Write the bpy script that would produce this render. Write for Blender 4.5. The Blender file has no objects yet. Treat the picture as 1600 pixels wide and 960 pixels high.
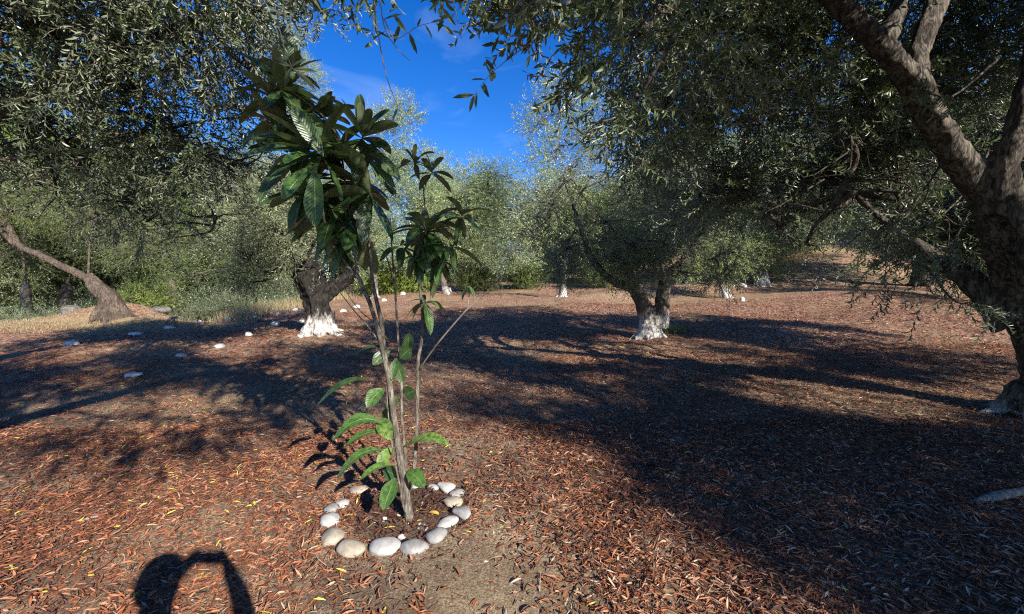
import bpy, bmesh, math, random
import numpy as np
from mathutils import Vector, Matrix
R = math.radians
sc = bpy.context.scene
COL = sc.collection
random.seed(4); rng = np.random.default_rng(11)

# ------------------------------------------------------------------ camera, sky, sun, exposure
CAM_Z = 1.55; F = 671.0; PITCH = math.atan(40 / F)
cd = bpy.data.cameras.new('camera'); cam = bpy.data.objects.new('camera', cd); COL.objects.link(cam)
cam.location = (0, 0, CAM_Z); cam.rotation_euler = (math.pi/2 - PITCH, 0, 0)
cd.sensor_width = 36; cd.lens = 36 * F / 1600; cd.clip_start = .05; cd.clip_end = 600
sc.camera = cam
SUN_EL = R(27.8); SUN_AZ = R(144.4)          # sun stands behind the camera, to its right (clockwise from +Y)
sdir = Vector((math.sin(SUN_AZ)*math.cos(SUN_EL), math.cos(SUN_AZ)*math.cos(SUN_EL), math.sin(SUN_EL)))
w = bpy.data.worlds.new('World'); sc.world = w; w.use_nodes = True
nt = w.node_tree; nt.nodes.clear()
sky = nt.nodes.new('ShaderNodeTexSky'); sky.sky_type = 'NISHITA'; sky.sun_disc = False
sky.sun_elevation = SUN_EL; sky.sun_rotation = SUN_AZ
sky.air_density = 1.0; sky.dust_density = 0.1; sky.ozone_density = 4.0; sky.altitude = 600
hs = nt.nodes.new('ShaderNodeHueSaturation'); hs.inputs['Saturation'].default_value = 1.33; hs.inputs['Value'].default_value = 1.2
hs.inputs['Hue'].default_value = .516
bg = nt.nodes.new('ShaderNodeBackground'); bg.inputs[1].default_value = 0.08
wo = nt.nodes.new('ShaderNodeOutputWorld')
nt.links.new(sky.outputs[0], hs.inputs['Color'])
# thin wisps of cirrus
tc = nt.nodes.new('ShaderNodeTexCoord'); mp = nt.nodes.new('ShaderNodeMapping'); mp.inputs['Scale'].default_value = (3, 3, 9)
mp.inputs['Rotation'].default_value = (0.5, 0.6, 0.3)
nz = nt.nodes.new('ShaderNodeTexNoise'); nz.inputs['Scale'].default_value = 1.6; nz.inputs['Detail'].default_value = 7
nz.inputs['Distortion'].default_value = .6
cr = nt.nodes.new('ShaderNodeValToRGB'); cr.color_ramp.elements[0].position = .55; cr.color_ramp.elements[1].position = .85
cr.color_ramp.elements[0].color = (0, 0, 0, 1); cr.color_ramp.elements[1].color = (.2, .2, .2, 1)
mx = nt.nodes.new('ShaderNodeMixRGB'); mx.inputs[2].default_value = (6, 7.2, 8.5, 1)
nt.links.new(tc.outputs['Generated'], mp.inputs[0]); nt.links.new(mp.outputs[0], nz.inputs[0])
nt.links.new(nz.outputs[0], cr.inputs[0]); nt.links.new(cr.outputs[0], mx.inputs[0])
nt.links.new(hs.outputs[0], mx.inputs[1]); nt.links.new(mx.outputs[0], bg.inputs[0]); nt.links.new(bg.outputs[0], wo.inputs[0])
sl = bpy.data.lights.new('sun', 'SUN'); sl.energy = 5.0; sl.angle = R(.53); sl.color = (1, .92, .81)
so = bpy.data.objects.new('sun', sl); COL.objects.link(so)
so.rotation_euler = sdir.to_track_quat('Z', 'Y').to_euler()
sc.view_settings.view_transform = 'Standard'; sc.view_settings.look = 'None'
sc.view_settings.exposure = 1.08; sc.view_settings.gamma = 1
try:
    sc.cycles.use_denoising = False; sc.cycles.pixel_filter_type = 'BLACKMAN_HARRIS'; sc.cycles.filter_width = 1.15
    sc.cycles.max_bounces = 6; sc.cycles.diffuse_bounces = 4; sc.cycles.glossy_bounces = 2
    sc.cycles.transmission_bounces = 3; sc.cycles.transparent_max_bounces = 4
    sc.cycles.use_adaptive_sampling = False; sc.cycles.sample_clamp_indirect = 4
except Exception: pass

# ------------------------------------------------------------------ terrain height and pixel -> world helpers
def sstep(t): t = np.clip(t, 0, 1); return t*t*(3-2*t)
def H(x, y):
    x = np.asarray(x, float); y = np.asarray(y, float)
    yy = np.where(y > 0, 42*np.tanh(np.maximum(y, 0)/42), y*.4)
    yq = np.maximum(yy, 0)
    z = .03*yy + .001*yq*yq
    xs = 40*np.tanh(x/40)
    z = z + np.where(x > 0, .0021*xs*yq, .001*xs*yq)
    amp = sstep((np.hypot(x, y)-2)/8)
    z = z + amp*(.07*np.sin(x*.55+1.2)*np.sin(y*.5+.4) + .035*np.sin(x*1.3+y*.7) + .02*np.sin(y*1.9-x*.6))
    z = z + .012*np.sin(x*3.1+1)*np.sin(y*2.7) + .008*np.sin(x*6.3-y*4.1)
    z = z + 1.9*sstep((y-16)/13)*sstep((x-6)/11) + .11*np.sin(y*1.15-x*.3)*sstep((y-11)/6)*sstep((x-1)/5)
    d = np.minimum(-8.7 - x - .25*np.sin(y*1.3), y - 12.3 - .3*np.sin(x*.9))
    z = z - .9*sstep(d/2.5)
    z = z + .85*np.exp(-(((x+12.6)/1.9)**2 + ((y-14)/1.2)**2))
    z = z + .05*np.exp(-(((x+.64)/.5)**2 + ((y-2.6)/.5)**2))
    return z
cp, sp = math.cos(PITCH), math.sin(PITCH)
def ray(px, py):
    cx, cy = (px-800)/F, -(py-480)/F
    d = Vector((cx, cp + cy*sp, cy*cp - sp))
    return d / d.y
def at(px, py, dep): return Vector((0, 0, CAM_Z)) + ray(px, py)*dep
def gnd(px, py):
    r = ray(px, py); t = .6
    while t < 90:
        if CAM_Z + r.z*t < float(H(r.x*t, t)): break
        t += .02 + t*.002
    return Vector((r.x*t, t, float(H(r.x*t, t))))
def onG(x, y, dz=0): return Vector((x, y, float(H(x, y))+dz))

# ------------------------------------------------------------------ materials
def mat(name):
    m = bpy.data.materials.new(name); m.use_nodes = True; t = m.node_tree; t.nodes.clear()
    o = t.nodes.new('ShaderNodeOutputMaterial'); b = t.nodes.new('ShaderNodeBsdfPrincipled')
    t.links.new(b.outputs[0], o.inputs[0])
    return m, t, b, o
def N(t, typ, **kw):
    n = t.nodes.new(typ)
    for k, v in kw.items():
        if k.startswith('_'): setattr(n, k[1:], v)
        else:
            key = int(k[1:]) if k[0] == 'i' and k[1:].isdigit() else k
            n.inputs[key].default_value = v
    return n
def ramp(t, fac, stops):
    n = t.nodes.new('ShaderNodeValToRGB'); e = n.color_ramp.elements
    while len(e) < len(stops): e.new(.5)
    for q, (p, c) in zip(e, stops):
        q.position = p; q.color = (*c, 1) if len(c) == 3 else c
    t.links.new(fac, n.inputs[0]); return n.outputs[0]
def noise(t, vec, scale, detail=4, rough=.55, dist=0):
    n = t.nodes.new('ShaderNodeTexNoise'); n.inputs['Scale'].default_value = scale; n.inputs['Detail'].default_value = detail
    n.inputs['Roughness'].default_value = rough; n.inputs['Distortion'].default_value = dist
    if vec is not None: t.links.new(vec, n.inputs['Vector'])
    return n.outputs[0]
def mixc(t, fac, a, b, mode='MIX'):
    n = t.nodes.new('ShaderNodeMixRGB'); n.blend_type = mode
    for i, v in ((0, fac), (1, a), (2, b)):
        if hasattr(v, 'is_linked') or isinstance(v, bpy.types.NodeSocket): t.links.new(v, n.inputs[i])
        elif isinstance(v, (int, float)): n.inputs[i].default_value = v
        else: n.inputs[i].default_value = (*v, 1)
    return n.outputs[0]
def math_(t, op, a, b=None, c=None, clamp=False):
    n = t.nodes.new('ShaderNodeMath'); n.operation = op; n.use_clamp = clamp
    for i, v in enumerate((a, b, c)):
        if v is None: continue
        if isinstance(v, bpy.types.NodeSocket): t.links.new(v, n.inputs[i])
        else: n.inputs[i].default_value = v
    return n.outputs[0]
def bump(t, b, h, strength=.5, dist=.01):
    n = t.nodes.new('ShaderNodeBump'); n.inputs['Strength'].default_value = strength; n.inputs['Distance'].default_value = dist
    t.links.new(h, n.inputs['Height']); t.links.new(n.outputs[0], b.inputs['Normal'])
def coord(t, kind='Object'):
    return t.nodes.new('ShaderNodeTexCoord').outputs[kind]
def mapping(t, vec, scale, rot=(0, 0, 0)):
    n = t.nodes.new('ShaderNodeMapping'); n.inputs['Scale'].default_value = scale; n.inputs['Rotation'].default_value = rot
    t.links.new(vec, n.inputs[0]); return n.outputs[0]

def leaf_mat(name, dark, light, back, trans, tf=.22, rough=.42, spec=.5):
    m, t, b, o = mat(name)
    a = t.nodes.new('ShaderNodeAttribute'); a.attribute_name = 'tone'
    c = ramp(t, a.outputs['Fac'], [(0, dark), (.75, light), (1, tuple(v*1.5 for v in light))])
    g = t.nodes.new('ShaderNodeNewGeometry')
    c2 = mixc(t, g.outputs['Backfacing'], c, back)
    t.links.new(c2, b.inputs['Base Color']); b.inputs['Roughness'].default_value = rough
    b.inputs['Specular IOR Level'].default_value = spec
    tr = t.nodes.new('ShaderNodeBsdfTranslucent'); tr.inputs[0].default_value = (*trans, 1)
    ms = t.nodes.new('ShaderNodeMixShader'); ms.inputs[0].default_value = tf
    t.links.new(b.outputs[0], ms.inputs[1]); t.links.new(tr.outputs[0], ms.inputs[2]); t.links.new(ms.outputs[0], o.inputs[0])
    return m
M = {}
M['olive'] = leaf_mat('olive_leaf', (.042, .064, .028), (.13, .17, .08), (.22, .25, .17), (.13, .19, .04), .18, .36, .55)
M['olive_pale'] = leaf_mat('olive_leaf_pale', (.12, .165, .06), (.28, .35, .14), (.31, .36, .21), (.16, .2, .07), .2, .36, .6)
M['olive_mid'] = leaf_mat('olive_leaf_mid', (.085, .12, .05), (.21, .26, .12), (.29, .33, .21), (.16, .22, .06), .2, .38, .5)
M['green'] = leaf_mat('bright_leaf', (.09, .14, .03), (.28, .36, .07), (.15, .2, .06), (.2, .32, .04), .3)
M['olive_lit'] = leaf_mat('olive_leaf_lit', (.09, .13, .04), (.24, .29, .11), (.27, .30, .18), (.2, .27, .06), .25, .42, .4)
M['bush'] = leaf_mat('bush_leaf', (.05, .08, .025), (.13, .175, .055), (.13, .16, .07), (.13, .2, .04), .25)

def twig_mat():
    m, t, b, o = mat('twig_bark'); v = coord(t)
    c = ramp(t, noise(t, v, 9), [(.3, (.10, .08, .06)), (.7, (.26, .22, .18))])
    t.links.new(c, b.inputs['Base Color']); b.inputs['Roughness'].default_value = .8; return m
M['twig'] = twig_mat()
def bark_mat(name, dark, light, wash=0, washlow=.0, scale=1, tint=None, lichen=0):
    m, t, b, o = mat(name); v = coord(t)
    vs = mapping(t, v, (20*scale, 20*scale, 5*scale))
    n1 = noise(t, vs, 1.6, 8, .62, .6); n2 = noise(t, v, 5*scale, 5, .6, .3)
    c = ramp(t, n1, [(.34, tuple(x*.45 for x in dark)), (.43, dark), (.60, light), (.75, tuple(min(1, x*1.3) for x in light))])
    c = mixc(t, ramp(t, n2, [(.45, (0, 0, 0)), (.62, (.7, .7, .7))]), c, dark)
    if tint: c = mixc(t, ramp(t, noise(t, v, 2.2, 3), [(.5, (0, 0, 0)), (.62, (.8, .8, .8))]), c, tint)
    hgt = math_(t, 'ADD', n1, math_(t, 'MULTIPLY', n2, .6))
    if wash:
        s = t.nodes.new('ShaderNodeSeparateXYZ'); t.links.new(v, s.inputs[0])
        e = math_(t, 'ADD', s.outputs[2], math_(t, 'MULTIPLY', math_(t, 'SUBTRACT', noise(t, vs, .8, 4), .5), .9))
        k = math_(t, 'MULTIPLY', math_(t, 'SUBTRACT', wash, e), 4, clamp=True)
        wear = ramp(t, n1, [(.34, (.15, .15, .15)), (.56, (1, 1, 1))])
        k = math_(t, 'MULTIPLY', k, wear)
        c = mixc(t, k, c, ramp(t, n2, [(.35, (.36, .34, .31)), (.55, (.66, .64, .60))]))
    t.links.new(c, b.inputs['Base Color']); b.inputs['Roughness'].default_value = .9
    b.inputs['Specular IOR Level'].default_value = .2
    bump(t, b, hgt, .9, .035/scale**.5)
    return m
M['bark_near'] = bark_mat('olive_bark_grey', (.038, .032, .026), (.165, .145, .115), wash=.22)
M['bark_dark'] = bark_mat('olive_bark_black', (.015, .013, .012), (.045, .04, .035), wash=.45)
M['bark_mid'] = bark_mat('olive_bark_mid', (.075, .06, .05), (.21, .18, .15), wash=.55)
M['bark_far'] = bark_mat('olive_bark_far', (.09, .08, .07), (.2, .17, .14), wash=.45)
M['bark_plain'] = bark_mat('olive_bark_brown', (.06, .047, .038), (.17, .13, .10))
M['bark_shade'] = bark_mat('bark_dark_brown', (.04, .034, .028), (.10, .085, .07))
M['bark_loquat'] = bark_mat('loquat_bark', (.10, .085, .065), (.26, .235, .20), scale=2.2)

def ground_mat():
    m, t, b, o = mat('litter_soil'); v = coord(t)
    big = noise(t, v, .42, 5, .6, .4); mid = noise(t, v, 2.6, 5, .65)
    # fallen-leaf fleck pattern, three directions of stretched cells
    cols = []
    hs_ = []
    for i, (rz, s) in enumerate(((.3, 1.0), (1.4, 1.15), (2.45, .9))):
        vm = mapping(t, v, (58*s, 15*s, 15), (0, 0, rz))
        n = noise(t, v, 3.0, 2); 
        vv = t.nodes.new('ShaderNodeVectorMath'); vv.operation = 'ADD'
        t.links.new(vm, vv.inputs[0])
        sc_ = t.nodes.new('ShaderNodeVectorMath'); sc_.operation = 'SCALE'; sc_.inputs['Scale'].default_value = 1.6
        nc = t.nodes.new('ShaderNodeTexNoise'); nc.inputs['Scale'].default_value = 5; t.links.new(v, nc.inputs['Vector'])
        t.links.new(nc.outputs['Color'], sc_.inputs[0]); t.links.new(sc_.outputs[0], vv.inputs[1])
        vo = t.nodes.new('ShaderNodeTexVoronoi'); vo.inputs['Scale'].default_value = 1; vo.voronoi_dimensions = '2D'
        t.links.new(vv.outputs[0], vo.inputs['Vector'])
        s3 = t.nodes.new('ShaderNodeSeparateColor'); t.links.new(vo.outputs['Color'], s3.inputs[0])
        cols.append((s3.outputs[0], s3.outputs[1], vo.outputs['Distance']))
    red = [(0, (.06, .034, .026)), (.3, (.17, .08, .052)), (.55, (.29, .13, .075)), (.8, (.46, .29, .20)), (1, (.62, .50, .38))]
    c = ramp(t, cols[0][0], red)
    m1 = math_(t, 'GREATER_THAN', cols[1][1], .5); c = mixc(t, m1, c, ramp(t, cols[1][0], red))
    m2 = math_(t, 'GREATER_THAN', cols[2][1], .62); c = mixc(t, m2, c, ramp(t, cols[2][0], red))
    soil = ramp(t, mid, [(.3, (.085, .062, .045)), (.5, (.26, .17, .105)), (.72, (.43, .32, .20))])
    # large scale patches: straw-coloured bare earth and rusty litter
    pk = ramp(t, math_(t, 'ADD', math_(t, 'MULTIPLY', big, .75), math_(t, 'MULTIPLY', mid, .25)), [(.44, (1, 1, 1)), (.56, (.12, .12, .12))])
    at_ = t.nodes.new('ShaderNodeAttribute'); at_.attribute_name = 'straw'
    fk = t.nodes.new('ShaderNodeAttribute'); fk.attribute_name = 'fleck'
    fine = noise(t, v, 75, 9, .75); gr = t.nodes.new('ShaderNodeTexVoronoi'); gr.inputs['Scale'].default_value = 140; t.links.new(v, gr.inputs['Vector'])
    dirt = ramp(t, fine, [(.30, (.06, .038, .024)), (.42, (.19, .13, .082)), (.53, (.35, .26, .165)), (.68, (.50, .40, .28))])
    gs_ = t.nodes.new('ShaderNodeSeparateColor'); t.links.new(gr.outputs['Color'], gs_.inputs[0])
    dirt = mixc(t, math_(t, 'MULTIPLY', math_(t, 'GREATER_THAN', gs_.outputs[0], .90), .7), dirt, (.5, .47, .42))
    dirt = mixc(t, math_(t, 'MULTIPLY', math_(t, 'LESS_THAN', gs_.outputs[1], .16), .7), dirt, (.05, .035, .03))
    dirt = mixc(t, ramp(t, mid, [(.42, (.6, .6, .6)), (.6, (0, 0, 0))]), dirt, (.09, .06, .045))
    c = mixc(t, pk, mixc(t, .8, c, soil), c)
    st = ramp(t, noise(t, mapping(t, v, (30, 9, 9)), 1.4, 5, .7), [(.3, (.20, .15, .085)), (.6, (.42, .33, .19)), (.8, (.55, .46, .30))])
    dg = t.nodes.new('ShaderNodeAttribute'); dg.attribute_name = 'dug'
    dirt = mixc(t, math_(t, 'MULTIPLY', dg.outputs['Fac'], .65), dirt, (.06, .036, .032))
    c = mixc(t, fk.outputs['Fac'], dirt, c)
    c = mixc(t, at_.outputs['Fac'], c, st)
    t.links.new(c, b.inputs['Base Color']); b.inputs['Roughness'].default_value = .95; b.inputs['Specular IOR Level'].default_value = .1
    h = math_(t, 'ADD', math_(t, 'MULTIPLY', cols[0][0], .5), math_(t, 'ADD', math_(t, 'MULTIPLY', cols[1][0], .4), math_(t, 'MULTIPLY', fine, 1.3)))
    bump(t, b, h, .8, .02)
    return m
M['ground'] = ground_mat()
def litter_mat():
    m, t, b, o = mat('fallen_leaf'); a = t.nodes.new('ShaderNodeAttribute'); a.attribute_name = 'tone'
    c = ramp(t, a.outputs['Fac'], [(0, (.035, .018, .015)), (.22, (.12, .05, .032)), (.45, (.31, .105, .042)), (.62, (.38, .165, .085)),
        (.78, (.46, .32, .22)), (.93, (.50, .42, .32)), (.965, (.5, .42, .32)), (.985, (.55, .48, .06)), (1, (.62, .55, .08))])
    t.links.new(c, b.inputs['Base Color']); b.inputs['Roughness'].default_value = .55; b.inputs['Specular IOR Level'].default_value = .35
    return m
M['litter'] = litter_mat()
def stone_mat(name, a, c2, sc_=14, bs=.25):
    m, t, b, o = mat(name); v = coord(t)
    n = noise(t, v, sc_, 7, .6, .3); n2 = noise(t, v, sc_*6, 3, .6)
    c = ramp(t, n, [(.3, a), (.65, c2)])
    c = mixc(t, ramp(t, n2, [(.56, (0, 0, 0)), (.66, (.45, .45, .45))]), c, tuple(x*.55 for x in a))
    t.links.new(c, b.inputs['Base Color']); b.inputs['Roughness'].default_value = .8; b.inputs['Specular IOR Level'].default_value = .3
    bump(t, b, n2, bs, .004); return m
M['stone_w'] = stone_mat('pebble_white', (.30, .295, .28), (.46, .455, .435))
M['stone_g'] = stone_mat('pebble_grey', (.17, .165, .16), (.32, .315, .31))
M['stone_t'] = stone_mat('pebble_tan', (.24, .21, .16), (.38, .34, .27))
M['rock'] = stone_mat('rock_grey', (.07, .066, .06), (.17, .16, .145), 9, .5)
M['chalk'] = stone_mat('chalk_stone', (.42, .40, .37), (.66, .65, .62), 6, .5)
def loquat_mat():
    m, t, b, o = mat('loquat_leaf'); uv = coord(t, 'UV')
    s = t.nodes.new('ShaderNodeSeparateXYZ'); t.links.new(uv, s.inputs[0])
    ax = math_(t, 'ABSOLUTE', s.outputs[0])
    ph = math_(t, 'SUBTRACT', s.outputs[1], math_(t, 'MULTIPLY', ax, .16))
    fr = math_(t, 'ABSOLUTE', math_(t, 'SUBTRACT', math_(t, 'FRACT', math_(t, 'MULTIPLY', ph, 15)), .5))
    vein = math_(t, 'MULTIPLY', math_(t, 'SUBTRACT', .085, fr), 14, clamp=True)
    midv = math_(t, 'MULTIPLY', math_(t, 'SUBTRACT', .055, ax), 30, clamp=True)
    vv = math_(t, 'MAXIMUM', math_(t, 'MULTIPLY', vein, .6), midv)
    a = t.nodes.new('ShaderNodeAttribute'); a.attribute_name = 'tone'
    c = ramp(t, a.outputs['Fac'], [(0, (.022, .048, .018)), (.45, (.04, .09, .025)), (.75, (.065, .15, .028)), (.9, (.16, .26, .05)), (.93, (.23, .09, .05)), (1, (.25, .09, .05))])
    nn_ = noise(t, coord(t), 45, 4)
    c = mixc(t, ramp(t, nn_, [(.38, (.75, .75, .75)), (.55, (0, 0, 0))]), c, (.02, .045, .012))
    c = mixc(t, ramp(t, noise(t, coord(t), 28, 3), [(.66, (0, 0, 0)), (.70, (.7, .7, .7))]), c, (.16, .12, .05))
    c = mixc(t, vv, c, mixc(t, .6, c, (.26, .34, .12)))
    g = t.nodes.new('ShaderNodeNewGeometry')
    c = mixc(t, g.outputs['Backfacing'], c, mixc(t, .5, c, (.20, .22, .12)))
    t.links.new(c, b.inputs['Base Color']); b.inputs['Roughness'].default_value = .36; b.inputs['Specular IOR Level'].default_value = .5
    bump(t, b, math_(t, 'SUBTRACT', fr, midv), .5, .004)
    tr = t.nodes.new('ShaderNodeBsdfTranslucent'); t.links.new(mixc(t, .6, c, (.10, .20, .02)), tr.inputs[0])
    ms = t.nodes.new('ShaderNodeMixShader'); ms.inputs[0].default_value = .16
    t.links.new(b.outputs[0], ms.inputs[1]); t.links.new(tr.outputs[0], ms.inputs[2]); t.links.new(ms.outputs[0], o.inputs[0])
    return m
M['loquat'] = loquat_mat()
def plain(name, c, rough=.6, metal=0):
    m, t, b, o = mat(name)
    v = coord(t); cc = ramp(t, noise(t, v, 12, 4), [(.3, tuple(x*.85 for x in c)), (.7, tuple(min(1, x*1.1) for x in c))])
    t.links.new(cc, b.inputs['Base Color']); b.inputs['Roughness'].default_value = rough; b.inputs['Metallic'].default_value = metal; return m
M['skin'] = plain('skin', (.55, .33, .24)); M['shirt'] = plain('shirt', (.15, .2, .3), .9); M['hair'] = plain('hair', (.05, .03, .02), .7)
M['phone'] = plain('phone_shell', (.03, .03, .035), .3); M['screen'] = plain('phone_glass', (.02, .02, .02), .1)
M['straw'] = leaf_mat('straw_grass', (.20, .16, .08), (.42, .34, .19), (.4, .33, .2), (.4, .32, .15), .2, .7, .2)
M['grassg'] = leaf_mat('green_grass', (.10, .13, .04), (.24, .27, .10), (.2, .24, .1), (.25, .3, .08), .25, .6, .3)
M['fruit'] = plain('olive_fruit', (.20, .26, .08), .35); M['yleaf'] = plain('yellow_leaf', (.62, .42, .06), .5)
M['deadwood'] = bark_mat('dead_wood', (.20, .185, .165), (.42, .40, .36), scale=2)

# ------------------------------------------------------------------ object helpers
def link(o, parent=None):
    COL.objects.link(o)
    if parent: o.parent = parent
    return o
def tag(o, label=None, cat=None, group=None, kind=None):
    if label: o['label'] = label
    if cat: o['category'] = cat
    if group: o['group'] = group
    if kind: o['kind'] = kind
    return o
def empty(name, loc, label, cat, group=None):
    o = bpy.data.objects.new(name, None); o.location = loc; o.empty_display_size = .2; link(o)
    return tag(o, label, cat, group)
def build(name, V, Q, mats, parent=None, mi=None, tone=None, smooth=False, uv=None, loc=None):
    """V (n,3) float, Q (m,4) int quads -> one mesh object"""
    V = np.ascontiguousarray(V, np.float32); Q = np.ascontiguousarray(Q, np.int32)
    me = bpy.data.meshes.new(name)
    me.vertices.add(len(V)); me.vertices.foreach_set('co', V.ravel())
    me.loops.add(Q.size); me.loops.foreach_set('vertex_index', Q.ravel())
    me.polygons.add(len(Q)); me.polygons.foreach_set('loop_start', np.arange(0, Q.size, 4, dtype=np.int32))
    if mi is not None: me.polygons.foreach_set('material_index', np.ascontiguousarray(mi, np.int32))
    if smooth: me.polygons.foreach_set('use_smooth', np.ones(len(Q), bool))
    else: me.polygons.foreach_set('use_smooth', np.zeros(len(Q), bool))
    if tone is not None:
        a = me.attributes.new('tone', 'FLOAT', 'POINT'); a.data.foreach_set('value', np.ascontiguousarray(tone, np.float32))
    if uv is not None:
        l = me.uv_layers.new(name='UVMap'); l.data.foreach_set('uv', np.ascontiguousarray(uv[Q.ravel()], np.float32).ravel())
    me.update(calc_edges=True)
    for m in mats: me.materials.append(m)
    o = bpy.data.objects.new(name, me); link(o, parent)
    if loc is not None: o.location = loc
    return o
class Acc:
    def __init__(s): s.V = []; s.Q = []; s.M = []; s.T = []; s.U = []; s.n = 0
    def add(s, V, Q, mi=0, tone=0.5, uv=None):
        s.V.append(V); s.Q.append(Q + s.n); s.M.append(np.full(len(Q), mi)); s.n += len(V)
        s.T.append(np.full(len(V), tone) if np.isscalar(tone) else tone)
        s.U.append(np.zeros((len(V), 2)) if uv is None else uv)
    def build(s, name, mats, parent=None, smooth=False, uv=False, origin=None):
        V = np.concatenate(s.V)
        if origin is not None: V = V - np.asarray(origin)
        return build(name, V, np.concatenate(s.Q), mats, parent, np.concatenate(s.M), np.concatenate(s.T), smooth, np.concatenate(s.U) if uv else None)
def spline(P, n):
    P = np.asarray([tuple(p) for p in P], float); m = len(P)
    if m == 2: return P[0] + (P[1]-P[0])*np.linspace(0, 1, n)[:, None]
    t = np.linspace(0, m-1, n); i = np.clip(t.astype(int), 0, m-2); f = (t-i)[:, None]
    E = np.vstack([2*P[0]-P[1], P, 2*P[-1]-P[-2]])
    a, b, c, d = E[i], E[i+1], E[i+2], E[i+3]
    return .5*((2*b) + (-a+c)*f + (2*a-5*b+4*c-d)*f**2 + (-a+3*b-3*c+d)*f**3)
def tube(P, rad, n=None, seg=8, ridge=0, twist=2., seed=0, nk=5, flare=0):
    """gnarled tube along P with radii rad"""
    rg = np.random.default_rng(seed)
    n = n or max(4, len(P)*4); C = spline(P, n); rr = np.interp(np.linspace(0, 1, n), np.linspace(0, 1, len(rad)), rad)
    T = np.gradient(C, axis=0); T /= np.linalg.norm(T, axis=1)[:, None]+1e-9
    u = np.cross(T[0], [.3, 1, .2]); u /= np.linalg.norm(u); V = []
    th = np.linspace(0, 2*math.pi, seg, endpoint=False)
    ph = rg.uniform(0, 6.28, 4)
    for i in range(n):
        u = u - T[i]*np.dot(u, T[i]); u /= np.linalg.norm(u)+1e-9; v = np.cross(T[i], u)
        s = i/(n-1)
        k = 1 + ridge*(np.sin(nk*th+twist*s*3+ph[0]) + .6*np.sin((nk-2)*th-twist*s*2+ph[1]) + .5*np.sin((2*nk+1)*th+ph[2]+s*4)
                       + .5*np.sin(9*s+2*th+ph[3]))
        if flare: k = k*(1 + flare*np.exp(-s*7)*(.6+.6*np.sin(nk*th+ph[0])))
        V.append(C[i] + (rr[i]*k)[:, None]*(np.cos(th)[:, None]*u + np.sin(th)[:, None]*v))
    V = np.concatenate(V)
    a = np.arange(n-1)[:, None]*seg; j = np.arange(seg)[None, :]; j2 = (j+1) % seg
    Q = np.stack([a+j, a+j2, a+seg+j2, a+seg+j], -1).reshape(-1, 4)
    # end caps: rings collapsed to a point
    c0 = len(V); V = np.vstack([V, C[:1], C[-1:]])
    jj = np.arange(0, seg, 2)
    q0 = np.stack([np.full(len(jj), c0), (jj+2) % seg, (jj+1) % seg, jj], -1)
    b = (n-1)*seg
    q1 = np.stack([np.full(len(jj), c0+1), b+jj, b+(jj+1) % seg, b+(jj+2) % seg], -1)
    if seg % 2 == 0: Q = np.vstack([Q, q0, q1])
    return V, Q

# ------------------------------------------------------------------ olive twigs: template leaves along a stem
def leaf_quads(base, d, nrm, L, W, fold=.25, simple=False):
    """one lance-shaped leaf, 2 quads folded on the midrib (or 1)"""
    d = d/np.linalg.norm(d); s = np.cross(nrm, d); s /= np.linalg.norm(s)+1e-9; nn = np.cross(d, s)
    if simple:
        return np.array([base, base+d*L*.45+s*W*.5, base+d*L, base+d*L*.45-s*W*.5]), np.array([[0, 3, 2, 1]])
    tip = base+d*L - nn*L*.06
    V = np.array([base, base+d*L*.32+s*W*.5+nn*W*fold, base+d*L*.72+s*W*.4+nn*W*fold, tip,
                  base+d*L*.72-s*W*.4+nn*W*fold, base+d*L*.32-s*W*.5+nn*W*fold])
    return V, np.array([[0, 3, 2, 1], [0, 5, 4, 3]])
def twig_template(rg, L=.3, pairs=10, LL=.074, LW=.0165, simple=False, stem=True, bend=.1):
    a = Acc()
    bd = rg.normal(0, bend, 2)
    def pos(s): return np.array([bd[0]*s*s*L*2, bd[1]*s*s*L*2, s*L])
    if stem:
        V, Q = tube([pos(0), pos(.5), pos(1)], [.0022, .0018, .0008], n=4, seg=3); a.add(V[:12], Q[:9], 1, .5)
    for k in range(pairs):
        s = (k+1)/pairs; az = k*math.pi/2 + rg.normal(0, .35)
        for q in (0, 1):
            if rg.random() < .1: continue
            z = az+q*math.pi; el = rg.normal(.75, .22)
            d = np.array([math.cos(z)*math.cos(el), math.sin(z)*math.cos(el), math.sin(el)])
            nrm = np.array([-math.cos(z)*math.sin(el), -math.sin(z)*math.sin(el), math.cos(el)]) + rg.normal(0, .35, 3)
            l = LL*rg.uniform(.7, 1.15)*(1-.35*max(0, s-.8)/.2)
            V, Q = leaf_quads(pos(s), d, nrm, l, LW*rg.uniform(.8, 1.15), rg.uniform(.05, .35), simple)
            a.add(V, Q, 0, rg.random())
    return np.concatenate(a.V), np.concatenate(a.Q), np.concatenate(a.M), np.concatenate(a.T)
trg = np.random.default_rng(5)
TN = [twig_template(trg) for _ in range(6)]                                              # near: true size leaves
TM = [twig_template(trg, .36, 8, .075, .0165, simple=True) for _ in range(5)]            # middle distance
TF = [twig_template(trg, .5, 9, .12, .034, simple=True, stem=False) for _ in range(5)]   # far
def frames(D, rg):
    D = D/(np.linalg.norm(D, axis=1)[:, None]+1e-9); A = rg.normal(size=D.shape)
    U = np.cross(A, D); U /= np.linalg.norm(U, axis=1)[:, None]+1e-9; W = np.cross(D, U)
    return np.stack([U, W, D], -1)        # columns
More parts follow.
